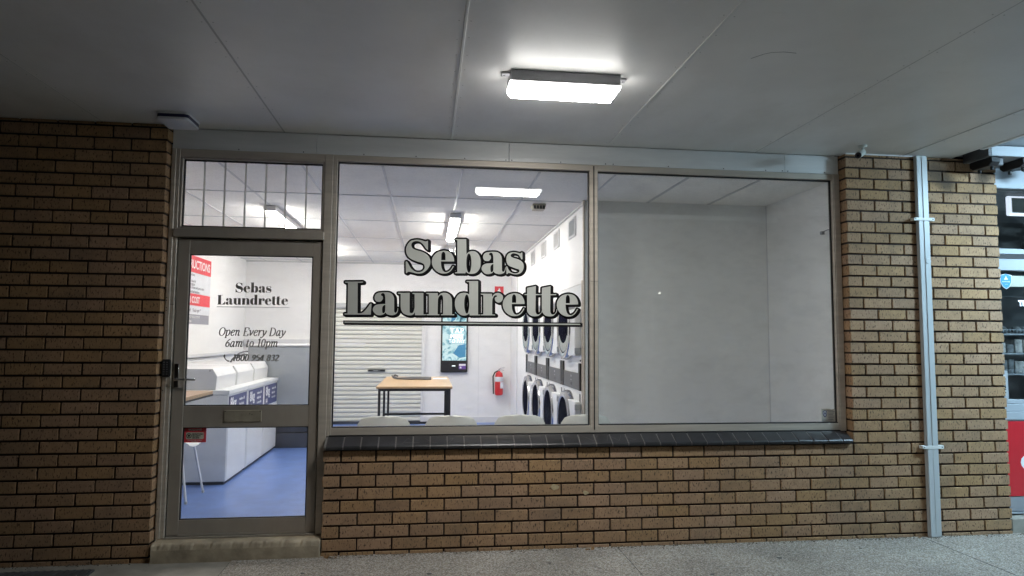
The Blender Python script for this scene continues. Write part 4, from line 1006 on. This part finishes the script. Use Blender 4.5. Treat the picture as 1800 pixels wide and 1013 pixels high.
b.box(3.54, 3.635, .1139, .1143, .850, .8535); b.box(3.54, 3.62, .1139, .1143, .842, .8445); b.box(3.575, 3.63, .1139, .1143, .924, .9275)
b.build('writing', 'ink', t)

# ================================================================ FIXED TO THE OUTSIDE
t = thing('keypad', 'black door entry keypad on the frame left of the door', 'keypad', (-1.305, .05, 1.19))
b = MB(); b.box(-1.345, -1.288, .042, .068, 1.192, 1.313); b.build('case', 'black', t, bev=.006, seg=2)
b = MB()
for r_ in range(6):
    for c_ in range(2): b.box(-1.332+c_*.02, -1.322+c_*.02, .0395, .0425, 1.208+r_*.016, 1.217+r_*.016)
b.build('key', 'ctrl', t)
# bullet camera under the canopy
t = thing('security_camera', 'small white bullet security camera under the canopy above the right brick pier', 'camera', (3.70, -.19, cz))
b = MB(); b.lathe([(.03, 0), (.032, -.006), (.028, -.016), (.012, -.02)], (3.72, -.22, cz-.0005), 2, 20); b.tube([(3.72, -.22, cz-.015), (3.72, -.22, cz-.045), (3.712, -.225, cz-.055)], .009, 10); b.build('bracket', 'cctv', t, smooth=True)
A = Vector((3.735, -.20, cz-.045)); Dv = Vector((-.75, -.5, -.42)).normalized()
b = MB(); b.tube([A, A+Dv*.005, A+Dv*.09, A+Dv*.095], [.018, .025, .025, .0245], 20); b.build('body', 'cctv', t, smooth=True)
b = MB(); b.tube([A+Dv*.094, A+Dv*.103, A+Dv*.104], [.0235, .0225, .018], 20); ln = b.build('lens_hood', 'black', t, smooth=True)
b = MB(); b.tube([A+Dv*.1045, A+Dv*.1055], [.009, .008], 14); b.build('lens', 'door_glass', ln, smooth=True)
# flat sounder unit on the canopy, left
t = thing('wifi_unit', 'flat white device with dark blue band on the canopy above the left wall corner', 'alarm unit', (-1.22, -.12, cz))
def rrect(x0, x1, y0, y1, r):
    P = []
    for cx, cy, a0 in ((x1-r, y1-r, 0), (x0+r, y1-r, 90), (x0+r, y0+r, 180), (x1-r, y0+r, 270)):
        for k in range(7): a = R(a0+15*k); P.append((cx+r*math.cos(a), cy+r*math.sin(a)))
    return P
b = MB(); b.prism(rrect(-1.335, -1.125, -.285, -.035, .03), 2, cz-.013, cz-.001); b.build('back_plate', 'white_plastic', t, bev=.002)
b = MB(); b.prism(rrect(-1.330, -1.130, -.280, -.040, .027), 2, cz-.034, cz-.0135); b.build('dark_band', 'band', t)
b = MB(); b.prism(rrect(-1.333, -1.127, -.283, -.037, .028), 2, cz-.050, cz-.0345); b.build('cover', 'white_plastic', t, bev=.005, seg=2)

# downpipe on the pier
t = thing('downpipe', 'grey square downpipe running down the right brick pier', 'downpipe', (4.35, -.04, GZ))
b = MB(); b.box(4.302, 4.400, -.040, -.003, GZ+.002, .66); b.box(4.304, 4.402, -.037, -.003, .661, 2.948)
b.build('pipe', 'pipe', t, bev=.006, seg=2)
b = MB(); b.box(4.3495, 4.3515, -.0415, -.035, .0, 2.94); b.build('seam', 'bead_dull', t)
for z in (.655, 2.435):
    b = MB(); b.prism([(4.268, z-.012), (4.262, z), (4.268, z+.012), (4.436, z+.012), (4.442, z), (4.436, z-.012)], 1, -.0435, -.0408)
    b.box(4.262, 4.30, -.041, -.003, z-.011, z+.011); b.box(4.404, 4.442, -.041, -.003, z-.013, z+.013)
    bb = b.build('bracket', 'bead', t, bev=.001)
    b = MB()
    for x in (4.278, 4.426): b.lathe([(.0001, 0), (.005, 0), (.0001, -.003)], (x, -.0435, z), 1, 8)
    b.build('screw', 'gasket', bb)
b = MB(); b.lathe([(.022, 0), (.022, -.004), (.018, -.005), (.001, -.005)], (4.375, -.037, 2.10), 1, 20); b.build('patch', 'pipe', t)

# ================================================================ THE SHOP NEXT DOOR
nx = thing('neighbouring_shop', 'white and red neighbouring shopfront with dark windows at the right edge', 'building', (5.06, .1, 0))
X0, X1, NY = 5.045, 7.6, .10
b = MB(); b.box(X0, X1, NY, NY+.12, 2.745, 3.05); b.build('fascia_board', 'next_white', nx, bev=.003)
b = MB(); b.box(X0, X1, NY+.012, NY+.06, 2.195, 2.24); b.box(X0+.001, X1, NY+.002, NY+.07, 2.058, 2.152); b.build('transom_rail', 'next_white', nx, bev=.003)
b = MB(); b.box(X0, X1, NY+.02, NY+.06, 2.152, 2.194); b.build('dark_slot', 'gasket', nx)
b = MB(); b.box(X0, X1, NY+.05, NY+.056, 2.242, 2.744); b.box(X0, X1, NY+.05, NY+.056, 1.0, 2.056); b.build('pane', 'glass', nx)
b = MB(); b.box(X0, X1, NY+.06, NY+.09, 1.93, 2.02); b.build('blind_box', 'cream', nx)
b = MB(); b.box(X0, X1, NY-.004, NY+.06, .84, .905); b.box(X0, X1, NY+.006, NY+.06, .905, .965); b.box(X0, X1, NY+.012, NY+.06, .965, 1.0)
b.build('bottom_rail', 'next_white', nx, bev=.004)
b = MB(); b.box(X0-.0, X0+.115, NY+.004, NY+.05, 1.0, 1.235); ps = b.build('push_plate', 'next_white', nx, bev=.003)
b = MB(); b.box(X0+.040, X0+.092, NY+.001, NY+.004, 1.03, 1.20); pl = b.build('push_label', 'bead_dull', ps)
put(b := MB(), text_mesh('PUSH', .052, 'CENTER', bold=.0012), (X0+.052, NY+.0005, 1.115), (0, 0, -1), (1, 0, 0)); b.build('writing', 'ink_black', pl)
b = MB(); b.box(X0, X1, NY+.006, NY+.05, .232, .828); rp = b.build('lower_panel', 'next_red', nx, bev=.002)
put(b := MB(), text_mesh('COLD', .15, bold=.007), (5.238, NY+.005, .448), *XZ); b.build('writing', 'white_ink', rp)
b = MB(); b.box(X0, X1, NY+.01, NY+.05, .115, .228); b.build('kick_plate', 'kick', nx)
b = MB(); b.box(X0, X1, NY-.005, NY+.05, .098, .108); b.build('threshold_strip', 'next_white', nx)
b = MB(); b.box(X0, X1, NY-.09, NY+.2, GZ-.05, .085); b.build('base', 'concrete', nx, bev=.006)
put(b := MB(), text_mesh('TIPS', .062, bold=.003), (5.331, NY+.049, 1.77), *XZ); b.build('window_writing', 'next_in', nx)  # plain white lettering, its brightness put in as a glow
# its dark room, shelf and ceiling panel light
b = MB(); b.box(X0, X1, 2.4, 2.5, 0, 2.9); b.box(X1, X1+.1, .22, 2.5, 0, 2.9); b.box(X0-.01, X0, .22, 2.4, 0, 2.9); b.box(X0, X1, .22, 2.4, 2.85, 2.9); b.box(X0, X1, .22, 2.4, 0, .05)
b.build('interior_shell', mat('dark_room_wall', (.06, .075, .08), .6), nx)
b = MB(); b.box(5.865, 6.9, .75, .79, 2.655, 2.84); b.build('ceiling_panel_frame', 'next_in', nx, bev=.01)
b = MB(); b.box(5.895, 6.85, .742, .749, 2.68, 2.82); b.build('ceiling_panel', 'cream', nx)
SH = thing('display_shelf', 'grey wire shelf of dark goods inside the neighbouring shop window', 'shelf', (5.6, .8, .05))
b = MB()
for z in (1.18, 1.36, 1.53): b.box(5.1, 6.6, .45, .85, z, z+.012); 
for z in (1.18, 1.53):
    for k in range(46): b.box(5.1+k*.033, 5.104+k*.033, .448, .452, z+.012, z+.045)
    b.box(5.1, 6.6, .446, .452, z+.043, z+.048)
b.box(5.1, 6.6, .86, .87, .05, 1.9); b.box(5.08, 5.10, .45, .87, .05, 1.9)
b.build('rack', 'shelf', SH)
random.seed(11)
ORD = ['first', 'second', 'third', 'fourth', 'fifth', 'sixth', 'seventh', 'eighth', 'ninth', 'tenth']
for z, row in ((1.192, 'bottom'), (1.372, 'middle')):
    x = 5.12; k = 0
    while x < 5.95 and k < 10:
        w_ = random.uniform(.05, .11); h_ = random.uniform(.07, .13); pale = random.random() < .5
        g = MB(); g.box(x, x+w_, .5, .7, z+.001, z+h_)
        g.build('packet', 'goods_b' if pale else 'goods', bev=.004, label='%s packet on the %s shelf next door, %s from the brick pier' % ('pale' if pale else 'dark', row, ORD[k]), cat='packet', group='packets on the shelf of the neighbouring shop'); x += w_+.012; k += 1
for k in range(10):
    x = 5.14+k*.08; g = MB(); g.lathe([(.01, -.03), (.035, -.015), (.04, .0), (.03, .028), (.01, .035)], (x, .55+random.uniform(0, .1), 1.573), 2, 10)
    g.build('bread_roll', 'goods', smooth=True, label='dark rounded item on the top shelf next door, %s from the brick pier' % ORD[k], cat='food item', group='rounded items on the top shelf of the neighbouring shop')
bx = MB(); bx.box(5.15, 5.30, 1.4, 1.5, 1.62, 1.90); bx.build('poster_board', mat('brown_board', (.09, .05, .035), .6), nx)
t = thing('shield_sticker', 'blue shield sticker in the corner of the neighbouring shop window', 'sticker', (5.18, .14, 1.94))
def shield(cx, cz_, w_, h_): return [(cx-w_, cz_+h_*.75), (cx-w_*.4, cz_+h_*.85), (cx, cz_+h_), (cx+w_*.4, cz_+h_*.85), (cx+w_, cz_+h_*.75), (cx+w_, cz_-.1*h_), (cx+w_*.6, cz_-h_*.7), (cx, cz_-h_), (cx-w_*.6, cz_-h_*.7), (cx-w_, cz_-.1*h_)]
b = MB(); b.prism(shield(5.224, 1.973, .053, .067), 1, .1475, .1485); b.build('backing', 'paper', t)
b = MB(); b.prism(shield(5.224, 1.973, .048, .062), 1, .1465, .1472); b.build('face', 'blue', t)
b = MB(); b.prism([(5.206, 1.985), (5.242, 1.985), (5.224, 2.017)], 1, .1456, .1462); put(b, text_mesh('MONITORED', .0125, 'CENTER', bold=.0003), (5.224, .1458, 1.964), *XZ); put(b, text_mesh('24 HR', .010, 'CENTER'), (5.224, .1458, 1.943), *XZ)
b.build('emblem', 'paper', t)
# soffit, white box beam and black brackets at the corner
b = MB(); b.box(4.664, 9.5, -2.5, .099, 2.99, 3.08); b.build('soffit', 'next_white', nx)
b = MB(); b.box(4.664, 4.70, -2.5, -.262, 2.945, 2.99); b.build('soffit_edge', 'canopy', nx)
t = thing('sign_box', 'white box beam with a dark end above the pier and neighbouring shop', 'sign box', (6, -.13, 2.9))
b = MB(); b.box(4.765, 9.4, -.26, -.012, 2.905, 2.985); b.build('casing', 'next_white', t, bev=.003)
b = MB(); b.box(4.738, 4.763, -.262, -.010, 2.903, 2.987); b.build('end_cap', 'soffit_grey', t, bev=.002)
for i, (x, lab) in enumerate(((4.775, 'black twin plastic bracket at the dark end of the white box beam'), (5.045, 'black plastic bracket under the white box beam above the neighbouring window'), (5.24, 'black plastic bracket farther right under the white box beam'))):
    t = thing('bracket', lab, 'bracket', (x+.05, -.12, 2.84), 'black brackets under the white box beam')
    b = MB(); b.prism([(-.245, 2.902), (-.25, 2.86), (-.215, 2.835), (-.06, 2.835), (-.03, 2.86), (-.03, 2.902)], 0, x, x+.075); b.build('block', 'black', t, bev=.004)
    b = MB(); b.box(x+.076, x+.13, -.22, -.08, 2.842, 2.902); b.build('cover', 'soffit_grey', t, bev=.006)
    b = MB()
    for y in (-.2, -.08): b.lathe([(.014, 0), (.014, -.02), (.010, -.028), (.001, -.028)], (x+.045, y, 2.836), 2, 12)
    b.build('peg', 'black', t)

# a far street lamp across the road, mirrored as a dot in the plain window
t = thing('street_lamp', 'street lamp on a post across the road, mirrored in the plain window', 'street lamp', (17.9, -47, -.3))
b = MB(); b.tube([(18.4, -47, -.3), (18.4, -47, 3.2), (18.4, -47, 4.7), (18.45, -46.6, 5.1), (18.6, -46, 5.15)], [.09, .07, .05, .04, .04], 10); b.build('post', 'kick', t, smooth=True)
b = MB(); b.box(18.45, 18.8, -46.3, -45.7, 5.10, 5.19); b.build('head', 'kick', t, bev=.02)
b = MB(); b.box(18.56, 18.69, -46.1, -45.9, 5.06, 5.098); b.build('lamp_lens', 'street', t)

# dry leaves against the foot of the wall
random.seed(5)
def leaf():
    b = MB(); P = [(-.02, 0), (-.012, .008), (.0, .011), (.012, .007), (.022, 0), (.012, -.008), (0, -.01), (-.012, -.007)]
    for i in range(len(P)):
        a, c = P[i], P[(i+1) % 8]; b.face([(0, 0, .002), (a[0], a[1], .006), (c[0], c[1], .006)]); b.face([(0, 0, .0005), (c[0], c[1], .0045), (a[0], a[1], .0045)])
    o = b.build('dry_leaf', 'leaf', label='x', cat='leaf', group='dry leaves scattered along the foot of the brick wall'); return o
l0 = leaf()
leafs = ['brown dry leaf against the right end of the doorstep', 'dry leaf beside the doorstep, second from the step', 'dry leaf near the doorstep, third from the step', 'tiny dry leaf lying between others at the doorstep end',
 'dry leaf at the wall foot below the letters re', 'dry leaf at the wall foot just right of one below the letters re', 'dry leaf at the wall foot below the mullion of the two windows', 'dry leaf at the wall foot right under the start of the plain window',
 'dry leaf at the pier foot left of the downpipe', 'dry leaf at the pier foot, second left of the downpipe', 'dry leaf touching the left side of the downpipe foot', 'dry leaf at the pier foot between the downpipe and neighbouring shop', 'dry leaf at the wall foot below the table']
for i, x in enumerate((-.20, -.165, -.13, -.185, 1.08, 1.10, 1.62, 1.66, 3.98, 4.03, 4.22, 4.78, .33)):
    o = l0 if i == 0 else l0.copy()
    if i: col.objects.link(o)
    o.location = (x, -.018-random.random()*.035, GZ+.001); o.rotation_euler = (random.uniform(-.5, .5), random.uniform(-.5, .5), random.uniform(0, 6)); s_ = random.uniform(.5, 1.15); o.scale = (s_, s_, s_)
    o['label'] = leafs[i]

# grit and dirt gathered along the wall foot, gum on the paving, two chipped bricks
random.seed(21)
b = MB()
for k in range(900):
    x = random.uniform(-.2, 5.3) if k % 4 else random.uniform(-3.2, -1.4); y = -.004-abs(random.gauss(0, .028)); q_ = random.uniform(.0012, .0038)
    if -1.36 < x < -.24: continue
    a_ = random.uniform(0, 3); P_ = [(x+q_*1.3*math.cos(a_+t_), y+q_*math.sin(a_+t_)) for t_ in (0, 1.3, 2.5, 3.8, 5)]
    b.prism(P_, 2, GZ+.001, GZ+.001+q_)
g_ = b.build('grit', mat('grit_dirt', (.10, .075, .05), .9, var=.6, scale=60)); tag(g_, 'fine brown grit and dirt gathered along the foot of the brick wall', 'grit', kind='stuff')
b = MB()
for (x, y, r_) in ((.5, -.42, .016), (1.3, -.3, .012), (2.9, -.36, .018), (3.6, -.22, .011), (2.3, -.62, .015), (-.3, -.33, .013)):
    b.prism([(x+r_*(1+.18*math.sin(3*t_))*math.cos(t_), y+r_*.9*math.sin(t_)) for t_ in [i*math.pi/6 for i in range(12)]], 2, GZ, GZ+.0018)
b.build('gum_spot', mat('old_gum', (.07, .065, .06), .6), kind='structure')
b = MB()
for cx_, cz_, s_ in ((1.392, .405, 1), (1.62, .36, .7)):
    b.prism([(cx_+s_*.026*(1+.25*math.sin(2.3*t_+cx_))*math.cos(t_), cz_+s_*.02*(1+.2*math.cos(3*t_))*math.sin(t_)) for t_ in [i*math.pi/7 for i in range(14)]], 1, -.0032, .004)
b.build('brick_chip', mat('fresh_brick_chip', (.46, .37, .22), .9, var=.2, scale=60, bump=.8, bscale=150), shop)

# every countable fixing, strip and chip becomes an object of its own
SPLIT = ('screw', 'joint_filler', 'joint_bead', 'brick_chip', 'fixing_tab', 'key', 'peg', 'scratch', 'clip', 'guide', 'plinth', 'frame_joint', 'wall_seam', 'shopfront_frame', 'bottom_rail', 'edge_trim', 'vent_slot', 'glazing_bead', 'rail', 'transom_rail', 'pipe_trunking', 'interior_wall', 'front_lining', 'underline_shade', 'picture_shape')
def islands(me):
    n = len(me.vertices); par = list(range(n))
    def f(a):
        while par[a] != a: par[a] = par[par[a]]; a = par[a]
        return a
    for e in me.edges:
        a, b = f(e.vertices[0]), f(e.vertices[1])
        if a != b: par[a] = b
    G = {}
    for pl in me.polygons: G.setdefault(f(pl.vertices[0]), []).append(pl.index)
    return list(G.values())
cache = {}
for o in [x for x in col.objects if x.type == 'MESH' and x.name.split('.')[0] in SPLIT and x.get('kind') is None]:
    me = o.data
    if me.name not in cache:
        isl = islands(me)
        if not 1 < len(isl) <= 60: cache[me.name] = None
        else:
            L = []
            for fs in isl:
                vs = sorted({v for i in fs for v in me.polygons[i].vertices}); ix = {v: k for k, v in enumerate(vs)}
                m2 = bpy.data.meshes.new(o.name.split('.')[0]); m2.from_pydata([me.vertices[v].co[:] for v in vs], [], [tuple(ix[v] for v in me.polygons[i].vertices) for i in fs])
                for q in me.materials: m2.materials.append(q)
                for k, i in enumerate(fs): m2.polygons[k].material_index = me.polygons[i].material_index; m2.polygons[k].use_smooth = me.polygons[i].use_smooth
                L.append(m2)
            cache[me.name] = L
    L = cache[me.name]
    if not L: continue
    for m2 in L[1:]:
        c = o.copy(); c.data = m2; col.objects.link(c)
    first = o.data; o.data = L[0]
